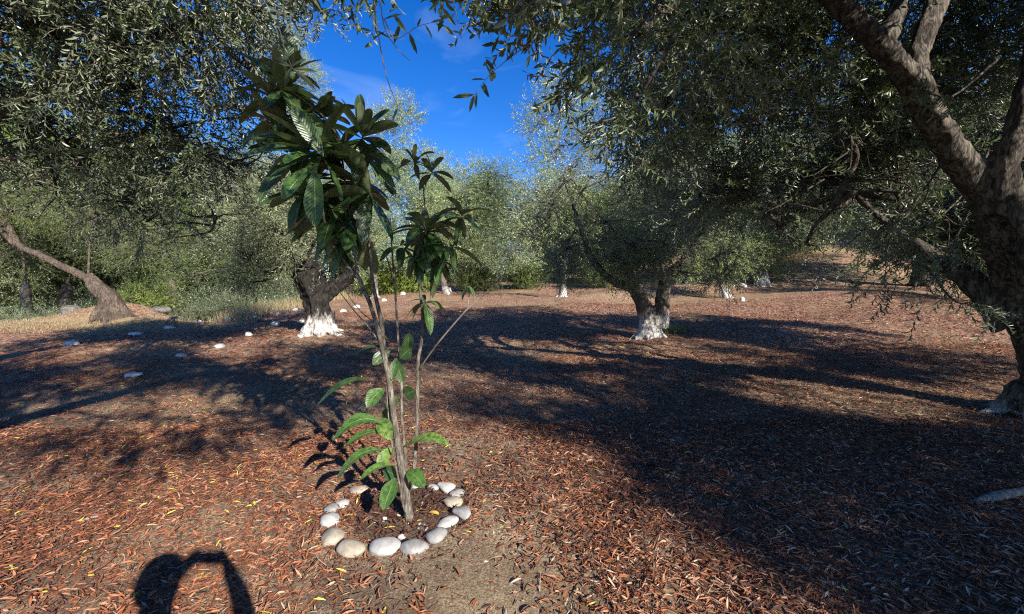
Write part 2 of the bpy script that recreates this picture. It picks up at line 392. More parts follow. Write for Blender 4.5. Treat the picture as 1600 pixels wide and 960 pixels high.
def scatter(acc, P, D, T, rg, scale=(.8, 1.25), tv=.35):
    Rm = frames(D, rg); k = rg.integers(0, len(T), len(P)); S = rg.uniform(*scale, len(P))
    base = rg.uniform(0, 1-tv, len(P))
    for i, (v, q, m, tn) in enumerate(T):
        idx = np.where(k == i)[0]
        if not len(idx): continue
        V = np.einsum('nij,mj->nmi', Rm[idx], v)*S[idx][:, None, None] + P[idx][:, None, :]
        n, mv = len(idx), len(v)
        Q = (q[None] + (np.arange(n)*mv)[:, None, None]).reshape(-1, 4)
        acc.V.append(V.reshape(-1, 3)); acc.Q.append(Q + acc.n); acc.n += n*mv
        acc.M.append(np.tile(m, n)); acc.T.append((base[idx][:, None] + tn[None]*tv).ravel()); acc.U.append(np.zeros((n*mv, 2)))
NCF = 1.3; DF = 1.9
SH = []                                   # gaps through the boughs where the sun reaches a place: (point, radius)
def prune(P, D, rg):
    if not SH: return P, D
    O = np.array([tuple(q[0]) for q in SH]); r = np.array([q[1] for q in SH]); pr = np.array([q[2] for q in SH]); tm = np.array([q[3] for q in SH]); sd = np.array(tuple(sdir))
    v = P[:, None, :]-O[None]; t = v@sd; dist = np.linalg.norm(v-t[..., None]*sd, axis=2)
    hit = ((dist < r[None]) & (t > tm[None]) & (rg.random((len(P), 1)) < pr[None])).any(1)
    return P[~hit], D[~hit]
def rand_in_ball(rg, n, p=.5):
    d = rg.normal(size=(n, 3)); d /= np.linalg.norm(d, axis=1)[:, None]
    return d*(rg.random(n)**p)[:, None]
def foliage(acc, lobes, dens, T, rg, clump=.42, droop=.35, per=None, wood=None, up=0., scale=(.8, 1.25), woodr=.012, shell=.4):
    """lobes: (centre, (rx,ry,rz)); dens = twigs per clump; clumps fill the lobe, thicker to its outside"""
    for c, r in lobes:
        c = np.array(tuple(c)); r = np.array(r if hasattr(r, '__len__') else (r, r, r*.8), float)
        nc = max(4, int(r[0]*r[1]*r[2]/clump**3*NCF))
        B = rand_in_ball(rg, nc, shell)*r; C = c + B
        cr_ = clump*rg.uniform(.6, 1.35, nc)
        for j in range(nc):
            n = max(3, int(dens*DF*rg.uniform(.5, 1.5)))
            d = rg.normal(size=(n, 3)); d /= np.linalg.norm(d, axis=1)[:, None]
            out = B[j]/(np.linalg.norm(B[j])+1e-6)
            D = d + out*.45 + np.array([0, 0, -droop+up])
            P = C[j] + d*(rg.random(n)**.6)[:, None]*cr_[j]*.8
            P, D = prune(P, D, rg)
            if len(P): scatter(acc, P, D, T, rg, scale)
            if wood is not None:
                mid = c*.5+C[j]*.5 + rg.normal(0, .12, 3)*r[0]
                V, Q = tube([c+rg.normal(0, .1, 3)*r[0], mid, C[j], C[j]+out*cr_[j]*.5], [woodr*1.6, woodr, woodr*.6, woodr*.25], n=8, seg=4)
                wood.add(V, Q)

# ------------------------------------------------------------------ THE GROUND
def ground():
    def axis(lo, hi, n, k):
        t = np.linspace(-1, 1, n); s = np.sinh(t*k)/math.sinh(k); return np.where(s < 0, -s*lo, s*hi)
    xs = axis(-150, 150, 420, 5.0); ys = axis(-40, 220, 460, 5.0)+2.0
    X, Y = np.meshgrid(xs, ys); Z = H(X, Y)
    near = np.exp(-(np.hypot(X, Y-3)/9)**2)
    for k, (a, f) in enumerate(((.010, 9.), (.006, 17.), (.004, 31.))):
        Z = Z + near*a*np.sin(f*X+3*np.sin(f*.31*Y+k))*np.sin(f*Y*.9+2*np.sin(f*.27*X+2*k))
    V = np.stack([X, Y, Z], -1).reshape(-1, 3); nx = len(xs); ny = len(ys)
    i, j = np.meshgrid(np.arange(nx-1), np.arange(ny-1)); a = (j*nx+i).ravel()
    Q = np.stack([a, a+1, a+nx+1, a+nx], -1)
    o = build('ground', V, Q, [M['ground']], smooth=True)
    x, y = V[:, 0], V[:, 1]
    st = sstep((y-10.3+.5*np.sin(x*1.7))/1.0)*sstep((12.9-y)/.8)*sstep((-7.2-x)/2)
    st = np.maximum(st, .55*sstep((y-14)/5)*sstep((y*.25+6+2*np.sin(y*.8)-np.abs(x-11-y*.15))/3)*(.5+.5*np.sin(y*1.1+x*.3)))
    st = np.maximum(st, .85*sstep((y-27)/4)*sstep((x-10)/4))
    st = np.maximum(st, .35*sstep((np.sin(x*.8+1.1)*np.sin(y*.9+.5)-.35)*2))
    at_ = o.data.attributes.new('straw', 'FLOAT', 'POINT'); at_.data.foreach_set('value', st.astype(np.float32))
    fl = sstep((y-5.5+.6*np.sin(x*1.5))/2.5)
    rg_ = sstep((.42-np.hypot((x+.62), (y-2.62)))/.1)
    ar = o.data.attributes.new('dug', 'FLOAT', 'POINT'); ar.data.foreach_set('value', rg_.astype(np.float32))
    af = o.data.attributes.new('fleck', 'FLOAT', 'POINT'); af.data.foreach_set('value', fl.astype(np.float32))
    tag(o, 'brown earth of the olive grove strewn with fallen leaves', kind='structure')
    return o
ground()

def litter():
    rg = np.random.default_rng(3); P = []
    for lo, hi, dens in ((.9, 4.2, 6400), (4.2, 7.5, 2300), (7.5, 15, 450)):
        area = (hi*hi-lo*lo)*1.35
        n = int(area*dens); d = np.sqrt(rg.uniform(lo*lo, hi*hi, n)); x = d*rg.uniform(-1.35, 1.35, n)
        P.append(np.stack([x, d, np.full(n, 1. if lo < 7 else 1.5)], -1))
    P = np.concatenate(P); x, y = P[:, 0], P[:, 1]
    dn = .5+.5*np.sin(x*1.9+1.3*np.sin(y*1.1))*np.sin(y*2.2+1.2*np.sin(x*1.6)+1)
    dn = .22+.75*dn + .62*sstep((x-.05)/.9)                       # thicker drift of leaves to the right
    bare = np.exp(-(((x+.6)/.8)**2+((y-2.15)/.38)**2))          # trodden bare earth before the ring
    ring = np.exp(-(((x+.62)/.33)**2+((y-2.62)/.33)**2)*1.2)
    keep = rg.random(len(x)) < np.clip(dn - .5*bare, .05, 1)*np.clip(1.1-.55*ring, 0, 1)
    keep &= ~((x < -8.5) & (y > 12.2))
    P = P[keep]; x, y, big = P.T; n = len(x)
    z = H(x, y) + rg.uniform(.002, .016, n)
    az = rg.uniform(0, 6.283, n); tl = rg.normal(0, .22, n); L = rg.uniform(.018, .07, n)*big; W = rg.uniform(.004, .0125, n)*big*np.where(rg.random(n) < .3, .35, 1)
    d = np.stack([np.cos(az)*np.cos(tl), np.sin(az)*np.cos(tl), np.sin(tl)], -1)
    nr = np.stack([rg.normal(0, .35, n), rg.normal(0, .35, n), np.ones(n)], -1)
    s = np.cross(nr, d); s /= np.linalg.norm(s, axis=1)[:, None]; nn = np.cross(d, s)
    b = np.stack([x, y, z+np.abs(np.sin(tl))*L*.5], -1); h = L[:, None]*.5; Wc = W[:, None]*.5; curl = (rg.normal(0, .05, n)+np.where(rg.random(n) < .12, .15, 0))[:, None]*L[:, None]
    f = rg.uniform(-.2, .6, n)[:, None]*Wc
    V = np.stack([b-d*h, b-d*h*.3+s*Wc+nn*(curl*.6+f), b+d*h*.4+s*Wc*.8+nn*(curl*.6+f), b+d*h, b+d*h*.4-s*Wc*.8+nn*(curl*.6+f), b-d*h*.3-s*Wc+nn*(curl*.6+f)], 1)
    q = np.array([[0, 3, 2, 1], [0, 5, 4, 3]]); Q = (q[None]+(np.arange(n)*6)[:, None, None]).reshape(-1, 4)
    patch = .5+.5*np.sin(x*1.1+2)*np.sin(y*1.4+x*.5)
    tone = np.clip(rg.beta(1.3, 1.5, n)*.8 + .18*patch, 0, .95)
    dark = rg.random(n) < .25
    tone = np.where(dark, tone*.4, tone)
    tone = np.where(np.hypot(x+.62, y-2.6) < .34, tone*.4, tone)
    tone = np.where(x < -.2, np.clip(tone*.85+.04, 0, .8), tone)
    tone = np.where(rg.random(n) < np.where(x < 0, .008, .002), 1, tone)
    # broken twig ends among the leaves
    m = 520; yt = rg.uniform(1.3, 8, m); xt = yt*rg.uniform(-1.3, 1.3, m); at2 = rg.uniform(0, 6.283, m); Lt = rg.uniform(.05, .17, m); wt = rg.uniform(.0012, .0028, m)
    zt = H(xt, yt)+.016; dt = np.stack([np.cos(at2), np.sin(at2), rg.normal(0, .05, m)], -1); st_ = np.stack([-np.sin(at2), np.cos(at2), np.zeros(m)], -1)*wt[:, None]
    bt = np.stack([xt, yt, zt], -1); ht = Lt[:, None]*.5; kk = st_*rg.uniform(-6, 6, m)[:, None]
    Vt = np.stack([bt-dt*ht-st_, bt-dt*ht+st_, bt+kk+st_+np.array([0, 0, .003]), bt+kk-st_+np.array([0, 0, .003]), bt+dt*ht+st_*.5, bt+dt*ht-st_*.5], 1)
    Qt = (np.array([[0, 1, 2, 3], [3, 2, 4, 5]])[None]+(np.arange(m)*6+n*6)[:, None, None]).reshape(-1, 4)
    V = np.concatenate([V.reshape(-1, 3), Vt.reshape(-1, 3)]); Q = np.concatenate([Q, Qt]); tone = np.concatenate([tone, rg.choice([.1, .3, .8, .9], m)])
    o = build('leaf_litter', V, Q, [M['litter']], tone=np.repeat(tone, 6))
    tag(o, 'dry reddish olive leaves carpeting the earth', 'fallen leaves', kind='stuff')
litter()

# ------------------------------------------------------------------ OLIVE TREES
for px, py, d, r in ((1560, 300, 3.8, .36), (1585, 235, 3.7, .34), (1590, 380, 3.85, .32), (1615, 330, 3.8, .3), (1600, 180, 3.7, .26), (1455, 60, 3.75, .13), (1440, 130, 3.7, .1)):
    SH.append((at(px, py, d), r, .98, .2))
for px, py, d, r, pr in ((1000, 340, 9.6, 1.7, .75), (890, 350, 9.6, 1.0, .6), (470, 340, 10.4, 1.5, .8), (1110, 340, 9.6, 1.0, .6), (230, 330, 13, 1.6, .6), (120, 150, 4.8, 1.2, .5), (300, 200, 5, 1.0, .5), (1150, 200, 4.8, .8, .4)):
    SH.append((at(px, py, d), r, pr, r+.8))
def shg(px, py, r, dz=0, pr=.95): p = gnd(px, py); p.z += dz; SH.append((p, r, pr, .25))
for px in range(770, 1190, 42): shg(px, 535+(px % 5)*4, .62)
shg(1015, 525, .75, .6); shg(1030, 525, .6, 1.1); shg(500, 520, .6, .4); shg(500, 520, .5, 1.0)
for px in range(1190, 1600, 36): shg(px, 622+(px % 7)*3, .3, 0, .98); shg(px, 600+(px % 5)*3, .3, 0, .85); shg(px, 540-(px % 60), .5, 0, .6)
for px, py in ((700, 668), (760, 680), (830, 690), (890, 715), (740, 730), (820, 760), (900, 790), (960, 800), (860, 840), (980, 860), (1040, 860), (1060, 920), (1120, 910), (950, 920), (1160, 960), (1000, 960), (840, 920), (660, 700), (1210, 990)): shg(px, py, .33)
for px, py in ((345, 545), (385, 560), (430, 560), (420, 590), (380, 535)): shg(px, py, .5)
for px, py in ((130, 640), (60, 655), (300, 650), (520, 600), (180, 535), (60, 525), (110, 535), (860, 610), (930, 590)): shg(px, py, .3)
for z in (.3, .7, 1.1): shg(636, 812, .3, z)
def finish_trunk(acc, root, m, voxel, disp=0., origin=(0, 0, 0), name='trunk'):
    o = acc.build(name, [m], root, smooth=True, origin=origin)
    if voxel:
        r = o.modifiers.new('remesh', 'REMESH'); r.mode = 'VOXEL'; r.voxel_size = voxel; r.use_smooth_shade = True
        s = o.modifiers.new('smooth', 'SMOOTH'); s.factor = .5; s.iterations = 4
        if disp:
            tx = bpy.data.textures.new('bark_relief', 'CLOUDS'); tx.noise_scale = .11; tx.noise_depth = 4
            dm = o.modifiers.new('relief', 'DISPLACE'); dm.texture = tx; dm.strength = disp; dm.mid_level = .5; dm.texture_coords = 'LOCAL'
    return o
def tree(name, label, base, trunks, lobes, dens, T, lm, bm_, seed, clump=.42, droop=.3, voxel=None, disp=0, group=None, cat='tree',
         roots=0, rootr=.3, limbs=None, twigs=None, limb_r=.05, scale=(.8, 1.25), up=0., woodr=.012, shell=.4, ridge=.09, seg=16):
    rg = np.random.default_rng(seed); base = Vector(base)
    root = empty(name, base, label, cat, group)
    a = Acc()
    for i, (P, r) in enumerate(trunks):
        V, Q = tube(P, r, n=len(P)*7, seg=seg, ridge=ridge, seed=seed+i, flare=.22 if i == 0 else 0)
        a.add(V, Q)
    for k in range(roots):
        az = k*6.283/roots + rg.normal(0, .3); e = rootr*rg.uniform(1.5, 2.6)
        p0 = base+Vector((math.cos(az)*rootr*.4, math.sin(az)*rootr*.4, .32)); p1 = base+Vector((math.cos(az)*rootr*1.1, math.sin(az)*rootr*1.1, .08))
        ex, ey = base.x+math.cos(az+.2)*e, base.y+math.sin(az+.2)*e
        V, Q = tube([p0, p1, onG(ex, ey, -.05)], [rootr*.4, rootr*.26, .03], n=10, seg=8, ridge=.12, seed=seed+50+k); a.add(V, Q)
    finish_trunk(a, root, bm_, voxel, disp, base)
    tops = [Vector(P[-1]) for P, r in trunks]
    wd = Acc(); fo = Acc()
    nodes = [(q, 1.) for q in tops]
    for c, r in sorted(lobes, key=lambda l: min((q-Vector(l[0])).length for q in tops)):      # a limb reaches every lobe
        c = Vector(c); t0, q0 = min(nodes, key=lambda q: (q[0]-c).length*(1.25-.25*q[1])); limb_k = limb_r*q0; nodes.append((c, q0*.65))
        k = t0*.5 + c*.5 + Vector((rg.normal(0, .12), rg.normal(0, .12), rg.uniform(-.1, .3)))*max(.5, (c-t0).length*.4)
        rr = r if not hasattr(r, '__len__') else r[0]
        V, Q = tube([t0, k, c, c+(c-k)*.15], [limb_k, limb_k*.7, limb_k*.4, limb_k*.15], n=14, seg=7, ridge=.06, seed=seed); wd.add(V, Q)
    foliage(fo, lobes, dens, T, rg, clump, droop, wood=wd, scale=scale, up=up, woodr=woodr, shell=shell)
    if twigs: twigs(fo, wd)
    fo.build('crown', [lm, M['twig']], root, origin=base)
    wd.build('limbs', [bm_], root, smooth=True, origin=base)
    return root
A = at

# --- right: the great olive leaning in from the right edge
def near_right():
    b = onG(5.35, 4.3)
    t1 = [b+Vector((0, 0, -.15)), at(1655, 640, 4.3), at(1640, 560, 4.2), at(1622, 480, 4.1), at(1592, 400, 4.0), at(1556, 320, 3.9), at(1528, 265, 3.85)]
    tr = [(t1, [.25, .20, .20, .26, .22, .155, .13]),
          ([at(1590, 500, 4.15), at(1530, 450, 4.3), at(1465, 405, 4.5), at(1400, 360, 4.8), at(1330, 300, 5.2)], [.2, .12, .075, .05, .03]),
          ([at(1540, 300, 3.88), at(1480, 225, 3.8), at(1432, 140, 3.7), at(1375, 70, 3.6), at(1310, 5, 3.5), at(1230, -80, 3.4)], [.13, .105, .105, .085, .075, .06]),
          ([at(1440, 150, 3.72), at(1432, 95, 3.75), at(1452, 35, 3.8), at(1480, -40, 3.9), at(1500, -140, 4)], [.085, .085, .08, .07, .05]),
          ([at(1556, 330, 3.85), at(1566, 260, 3.72), at(1592, 200, 3.7), at(1612, 120, 3.75), at(1650, 0, 3.9), at(1700, -120, 4.1)], [.15, .10, .09, .085, .08, .06]),
          ([at(1620, 440, 3.75), at(1612, 370, 3.68), at(1588, 320, 3.70), at(1570, 285, 3.75)], [.13, .085, .085, .08]),
          ([at(1378, 75, 3.6), at(1400, 20, 3.7), at(1420, -60, 3.9)], [.08, .07, .04])]
    lb = [(A(1080, 70, 4.6), 1.0), (A(1190, 170, 5.0), 1.15), (A(1300, 270, 5.6), 1.25), (A(1140, 290, 5.8), (1.0, 1, .7)), (A(1400, 260, 5.8), 1.3),
          (A(1270, 50, 4.6), 1.0), (A(1420, 90, 5.4), 1.3), (A(1560, 120, 5.4), 1.3), (A(1560, 300, 6), 1.3), (A(1380, 345, 6.0), (1., .9, .55)),
          (A(1030, 190, 4.4), (.6, .6, .45)), (A(1000, 50, 3.5), .75), (A(1220, 350, 5.6), (.75, .7, .4)), (A(1500, 400, 6.4), (.9, .8, .5)), (A(1385, 370, 4.7), (.6, .5, .4)), (A(1300, 325, 4.9), (.6, .5, .4)), (A(1490, 350, 4.6), (.5, .4, .4)), (A(1545, 400, 6.0), (.7, .6, .5)), (A(1440, 320, 5.0), (.8, .6, .5)), (A(1400, 300, 4.5), (.7, .5, .5)), (A(1330, 220, 4.6), (.8, .6, .6)), (A(1260, 380, 5.2), (.5, .5, .3)),
          (A(1480, -40, 4.6), 1.2), (A(1750, 60, 5), 1.6), (A(1740, 260, 6), 1.5), (A(1300, -150, 3.9), 1.2), (A(1080, -120, 3.8), 1.0),
          (A(1650, -200, 4.4), 1.5), (Vector((5.2, .2, 3.5)), 1.1), (Vector((6.4, .9, 3.6)), 1.2), (Vector((4.6, 1.2, 4.0)), 1.3), (Vector((3.4, 2.2, 4.1)), 1.1), (Vector((5.9, 2.4, 4.4)), 1.3),
          (Vector((7.4, 2.6, 3.2)), 1.1), (Vector((8.2, 1.6, 4.3)), 1.4), (Vector((8.4, 2.8, 3.0)), 1.3)]
    def tw(fo, wd):
        rg = np.random.default_rng(77)
        # slim drooping sprays along the lower fringe and towards the sky gap
        for p0, p1, n in ((A(1250, 150, 3.6), A(1160, 120, 3.4), 2), (A(1330, 60, 3.2), A(1270, 140, 3.1), 2), (A(1480, 330, 4.4), A(1340, 440, 4.0), 5),
                       (A(1500, 360, 3.9), A(1440, 480, 3.6), 3), (A(1490, 150, 3.3), A(1400, 170, 3.2), 2), (A(1420, 330, 3.9), A(1320, 430, 3.7), 3),
                       (A(960, 90, 2.4), A(880, 150, 2.2), 4), (A(1000, 150, 2.6), A(945, 215, 2.4), 4), (A(940, 20, 2.1), A(830, 40, 1.9), 5),
                       (A(880, 10, 1.8), A(790, 20, 1.7), 4), (A(1000, 10, 2.4), A(900, 60, 2.1), 5), (A(1080, 200, 3.4), A(990, 270, 3.2), 4),
                       (A(1200, 330, 4.4), A(1090, 350, 4.2), 3), (A(1490, 470, 4.0), A(1560, 500, 3.9), 2), (A(850, -30, 1.8), A(760, 10, 1.6), 3)):
            mid = (p0+p1)/2+Vector((0, 0, .06))
            V, Q = tube([p0+(p0-p1)*.8+Vector((.1, .1, .25)), p0, mid, p1], [.012, .007, .004, .0015], n=12, seg=5); wd.add(V, Q)
            pp = spline([p0, mid, p1], n*5)
            D = np.tile(np.array(p1-p0)/(p1-p0).length, (len(pp), 1)) + rg.normal(0, .6, (len(pp), 3)) + [0, 0, -.25]
            scatter(fo, pp, D, TN, rg, (.6, 1.0))
    return tree('olive_tree', 'huge grey-barked olive leaning in from the right edge with sunlit forked limbs', b, tr, lb, 16, TN, M['olive'], M['bark_near'], 21,
                clump=.36, droop=.45, voxel=.022, disp=.05, roots=9, rootr=.25, twigs=tw, limb_r=.06, shell=.45, woodr=.006)
near_right()

# --- left: olive whose trunk stands just outside the left edge; its boughs fill the upper left
def near_left():
    b = onG(-7.4, 4.2)
    tr = [([b+Vector((0, 0, -.1)), b+Vector((.1, 0, .8)), b+Vector((.35, .1, 1.7)), b+Vector((.7, .3, 2.5))], [.34, .27, .24, .2]),
          ([b+Vector((.7, .3, 2.4)), b+Vector((1.7, .5, 3.2)), b+Vector((3.0, .6, 3.8)), b+Vector((4.2, .5, 4.3))], [.17, .12, .08, .05])]
    lb = [(A(60, 40, 4.6), 1.1), (A(180, 110, 4.8), 1.05), (A(290, 60, 4.6), .95), (A(250, 200, 5.2), 1.0), (A(120, 250, 5.4), (1., 1, .7)),
          (A(340, 240, 5.6), .85), (A(30, 180, 5.2), (.9, .9, .55)), (A(390, 110, 4.9), .5), (A(380, 5, 4.2), .7), (A(200, 320, 5.8), (.9, .8, .45)),
          (A(330, 350, 6), (.7, .7, .4)), (A(60, -90, 4.2), 1.2), (A(300, -110, 4.0), 1.1), (A(-120, 120, 4.6), 1.4), (A(-100, -80, 4), 1.3), (A(500, -130, 3.6), .8), (Vector((-1.8, 0, 3.5)), .8), (Vector((-3.0, .5, 3.4)), .9), (Vector((-4.2, 1.2, 3.2)), .9)]
    return tree('olive_tree', 'dark olive with long drooping boughs filling the upper left corner', b, tr, lb, 7, TN, M['olive'], M['bark_near'], 31,
                clump=.36, droop=.55, voxel=.03, limb_r=.045, roots=6)
near_left()

# --- overhead: olive standing behind the photographer, its lowest sprays hang into the top of the view
def overhead():
    b = onG(-2.6, -3.0)
    tr = [([b+Vector((0, 0, -.1)), b+Vector((.1, .1, .9)), b+Vector((.3, .4, 2.0)), b+Vector((.8, .9, 3.1))], [.36, .28, .24, .18]),
          ([b+Vector((.8, .9, 3.0)), b+Vector((1.7, 2.0, 3.9)), b+Vector((2.8, 3.2, 4.4))], [.15, .11, .06])]
    lb = [(Vector((.5, .7, 4.3)), 1.1), (Vector((.0, 1.1, 3.8)), .7), (Vector((.8, .2, 3.8)), .8), (Vector((-.4, -.9, 3.6)), .6), (Vector((.6, -1.0, 3.6)), .55), (Vector((1.4, -1, 3.7)), .5), (Vector((-1.4, -.8, 3.5)), .65), (Vector((-2.4, -.6, 3.4)), .6), (Vector((1.3, .3, 3.4)), .6), (Vector((1.7, .1, 4.6)), 1.0), (Vector((-.1, -.8, 5.3)), 1.3), (Vector((-2.4, -1.9, 5.2)), 1.3),
          (Vector((1.9, 1.2, 4.2)), .8), (Vector((.2, 1.5, 3.9)), .55)]
    def tw(fo, wd):
        rg = np.random.default_rng(8)
        frs = []; shoots = []; tw.sh = shoots
        def spray(P, lf, size=1., r=.004, fruit=0):
            """bare stem through P; lf = leaves (position along stem 0..1, pixel angle, length)"""
            V, Q = tube(P, [r*.75, r*.5, r*.25], n=len(P)*5, seg=6); shoots.append((V, Q)); C = spline(P, 60)
            for s, ang, L in lf:
                p = C[int(s*59)]; d = np.array([math.cos(R(ang)), rg.normal(0, .35), math.sin(R(ang))]); nr = np.array([rg.normal(0, .4), -.9, .35+rg.normal(0, .3)])
                V, Q = leaf_quads(p, d, nr, L*size, L*size*.22, rg.uniform(.05, .25)); fo.add(V, Q, 0, rg.random()*.6)
        # long bare pendent shoots
        spray([A(575, -60, 1.25), A(592, 60, 1.25), A(604, 120, 1.25), A(622, 168, 1.25)], [(.15, -60, .05), (.1, -130, .05), (1, -120, .045)], r=.0035)
        spray([A(420, -60, 1.2), A(430, 10, 1.2), A(443, 70, 1.2), A(457, 108, 1.2)], [(1, -40, .075), (.98, -115, .06), (.97, 25, .05), (.97, 165, .05), (.95, 60, .04), (1, 5, .06)], r=.0022)
        spray([A(590, -40, 1.3), A(600, 40, 1.3), A(620, 75, 1.3), A(641, 96, 1.3)], [(.5, 150, .05), (.6, 60, .06), (.4, -150, .05), (.3, 20, .06)], r=.003)
        spray([A(600, 30, 1.2), A(616, 60, 1.2), A(636, 52, 1.2), A(652, 42, 1.2), A(672, 36, 1.2)], [(.5, 125, .06), (.55, -70, .055), (.9, -60, .04), (.35, 140, .06), (.75, 70, .03), (1, 10, .04)], r=.0025)
        spray([A(838, 60, 1.5), A(790, 96, 1.45), A(765, 118, 1.42), A(741, 148, 1.4)], [(.35, 45, .045), (.55, 125, .06), (.75, 180, .05), (.8, -75, .055), (.85, -60, .06), (1, -170, .07), (1, -110, .055), (.95, -95, .05), (.3, 60, .04), (.65, 120, .045)], r=.0025)
        for q in range(46):                              # loose sprays along the top edge
            px = rg.choice([rg.uniform(395, 660), rg.uniform(690, 940), rg.uniform(740, 900)]); dpt = rg.uniform(1.25, 2.0)
            y1 = rg.uniform(-30, 22) if px < 700 else rg.uniform(-20, 62)
            if 640 < px < 720: y1 = -20
            p1 = A(px, y1, dpt); p0 = p1 + Vector((rg.normal(0, .12), rg.normal(0, .08), rg.uniform(.12, .3)))
            V, Q = tube([p0, (p0+p1)/2+Vector((.01, 0, .01)), p1], [.003, .002, .001], n=7, seg=4); wd.add(V, Q)
            dd = np.array(p1-p0)/(p1-p0).length
            scatter(fo, spline([p0, p1], 2)[:1], dd[None]+rg.normal(0, .2, (1, 3)), TN, rg, (.75, .95))
        for px, py, dpt in ((688, 18, 1.4), (815, 35, 1.6), (767, 112, 1.43), (768, 122, 1.43), (772, 118, 1.44), (457, 118, 1.2), (560, 45, 1.3), (690, 8, 1.4)):
            p = A(px, py, dpt); V, Q = tube([p+Vector((0, 0, .011)), p+Vector((0, 0, .006)), p, p-Vector((0, 0, .006)), p-Vector((0, 0, .011))], [.001, .006, .0075, .006, .001], n=9, seg=8)
            frs.append((p, V, Q))
        tw.fr = frs
    root = tree('olive_tree', 'olive overhead whose leafy sprays and bare shoots hang into the blue sky at the top', b, tr, lb, 18, TN, M['olive'], M['bark_near'], 41,
         clump=.36, droop=.35, voxel=.03, limb_r=.05, roots=6, twigs=tw)
    for V, Q in tw.sh: build('shoot', V-np.array(root.location), Q, [M['twig']], root, smooth=True)
    for p, V, Q in tw.fr: build('olive_fruit', V-np.array(root.location), Q, [M['fruit']], root, smooth=True)
overhead()

# --- behind-right: the tree that shades the lower right of the picture
b = onG(8.0, -2.5)
tree('olive_tree', 'olive out of view on the right that shades the lower right ground', b,
     [([b+Vector((0, 0, -.1)), b+Vector((0, 0, .8)), b+Vector((-.3, .1, 1.7)), b+Vector((-.4, .1, 2.3))], [.36, .3, .26, .2])],
     [(b+Vector(p), r) for p, r in (((-2.2, -.6, 3.3), 1.5), ((-1, 1.0, 3.3), 1.5), ((.4, -.4, 4.2), 1.7), ((1.6, 1.2, 3.3), 1.5), ((-1.2, -1.8, 4.2), 1.5), ((1.2, -1.5, 3.2), 1.5), ((-2.3, -.3, 4.6), 1.4), ((0, 0, 2.6), 1.4), ((-2.6, .8, 2.4), 1.2), ((-1.3, .4, 1.9), 1.2), ((2.6, .4, 2.2), 1.2), ((-2.6, 2.2, 2.6), 1.2), ((-1.2, 2.6, 2.6), 1.2), ((.6, 2.8, 2.6), 1.5), ((-2.9, 1.4, 3.8), 1.2))],
     24, TM, M['olive'], M['bark_near'], 51, clump=.5, limb_r=.06)

# --- the centre olive with a whitewashed twin trunk
b = gnd(1015, 528); dC = b.y
tree('olive_tree', 'olive in the middle of the clearing with a split trunk whitewashed at its foot', b,
     [([b+Vector((.0, 0, -.15)), A(1013, 500, dC), A(1002, 470, dC), A(990, 445, dC)], [.25, .18, .155, .12]),
      ([A(1026, 510, dC), A(1034, 480, dC), A(1038, 455, dC), A(1040, 430, dC)], [.21, .155, .13, .10]),
      ([A(1002, 470, dC), A(985, 450, dC), A(955, 438, dC), A(925, 405, dC-.2), A(912, 370, dC-.3), A(895, 320, dC-.3), A(882, 285, dC-.2)], [.14, .10, .08, .06, .05, .035, .02]),
      ([A(1032, 440, dC), A(1070, 400, dC), A(1100, 350, dC), A(1090, 300, dC)], [.08, .05, .035, .02])],
     [(A(985, 425, dC-.3), (.5, .5, .28)), (A(1060, 425, dC-.2), (.6, .5, .32)), (A(1030, 405, dC-.4), (.6, .5, .35)), (A(1140, 420, dC), (.4, .5, .25)), (A(1000, 380, dC-.8), (.7, .4, .5)), (A(1060, 350, dC-.9), (.8, .4, .6)), (A(960, 400, dC-.6), (.5, .4, .35)), (A(1020, 430, dC-.6), (.6, .3, .2)), (A(1000, 400, dC), (.85, .8, .5)), (A(1060, 380, dC), (.8, .8, .55)), (A(1035, 320, dC), (.95, .9, .7)), (A(950, 350, dC), (.7, .7, .6)),
      (A(885, 385, dC), (.75, .8, .6)), (A(850, 345, dC+.2), (.6, .7, .5)), (A(905, 300, dC), (.6, .6, .45)), (A(1110, 330, dC), (.8, .8, .7)), (A(1010, 275, dC), (.7, .7, .5)),
      (A(1120, 400, dC), (.6, .7, .4)), (A(875, 425, dC), (.5, .6, .3)), (A(1080, 270, dC+.4), .7), (A(893, 262, dC), (.4, .5, .4)), (A(865, 320, dC-.2), (.5, .5, .4))],
     15, TM, M['olive_mid'], M['bark_mid'], 61, clump=.34, voxel=.03, disp=.09, roots=7, rootr=.21, limb_r=.03, seg=20, ridge=.12)

# --- the black-trunked olive left of the young tree
b = gnd(500, 522); dL = b.y
tree('olive_tree', 'olive with a coal-black trunk and white foot behind the young loquat', b,
     [([b+Vector((0, 0, -.15)), A(498, 495, dL), A(492, 465, dL), A(482, 430, dL), A(478, 405, dL)], [.30, .24, .24, .29, .2]),
      ([A(496, 470, dL), A(520, 450, dL), A(545, 432, dL), A(560, 405, dL), A(585, 380, dL)], [.2, .16, .13, .08, .04]),
      ([A(480, 420, dL), A(455, 395, dL), A(430, 360, dL), A(420, 320, dL)], [.18, .12, .08, .04])],
     [(A(430, 370, dL), (.9, .9, .7)), (A(500, 350, dL), (.9, .9, .6)), (A(390, 400, dL), (.8, .8, .55)), (A(460, 300, dL), .9), (A(380, 320, dL+.4), .9), (A(560, 380, dL), (.5, .6, .35)),
      (A(420, 430, dL-.2), (.55, .5, .3)), (A(540, 300, dL+.3), .8), (A(468, 412, dL-.5), (.5, .4, .25)), (A(520, 402, dL-.4), (.5, .4, .25))],
     15, TM, M['olive_mid'], M['bark_dark'], 71, clump=.34, voxel=.03, disp=.11, roots=9, rootr=.27, limb_r=.035, seg=20, ridge=.13)

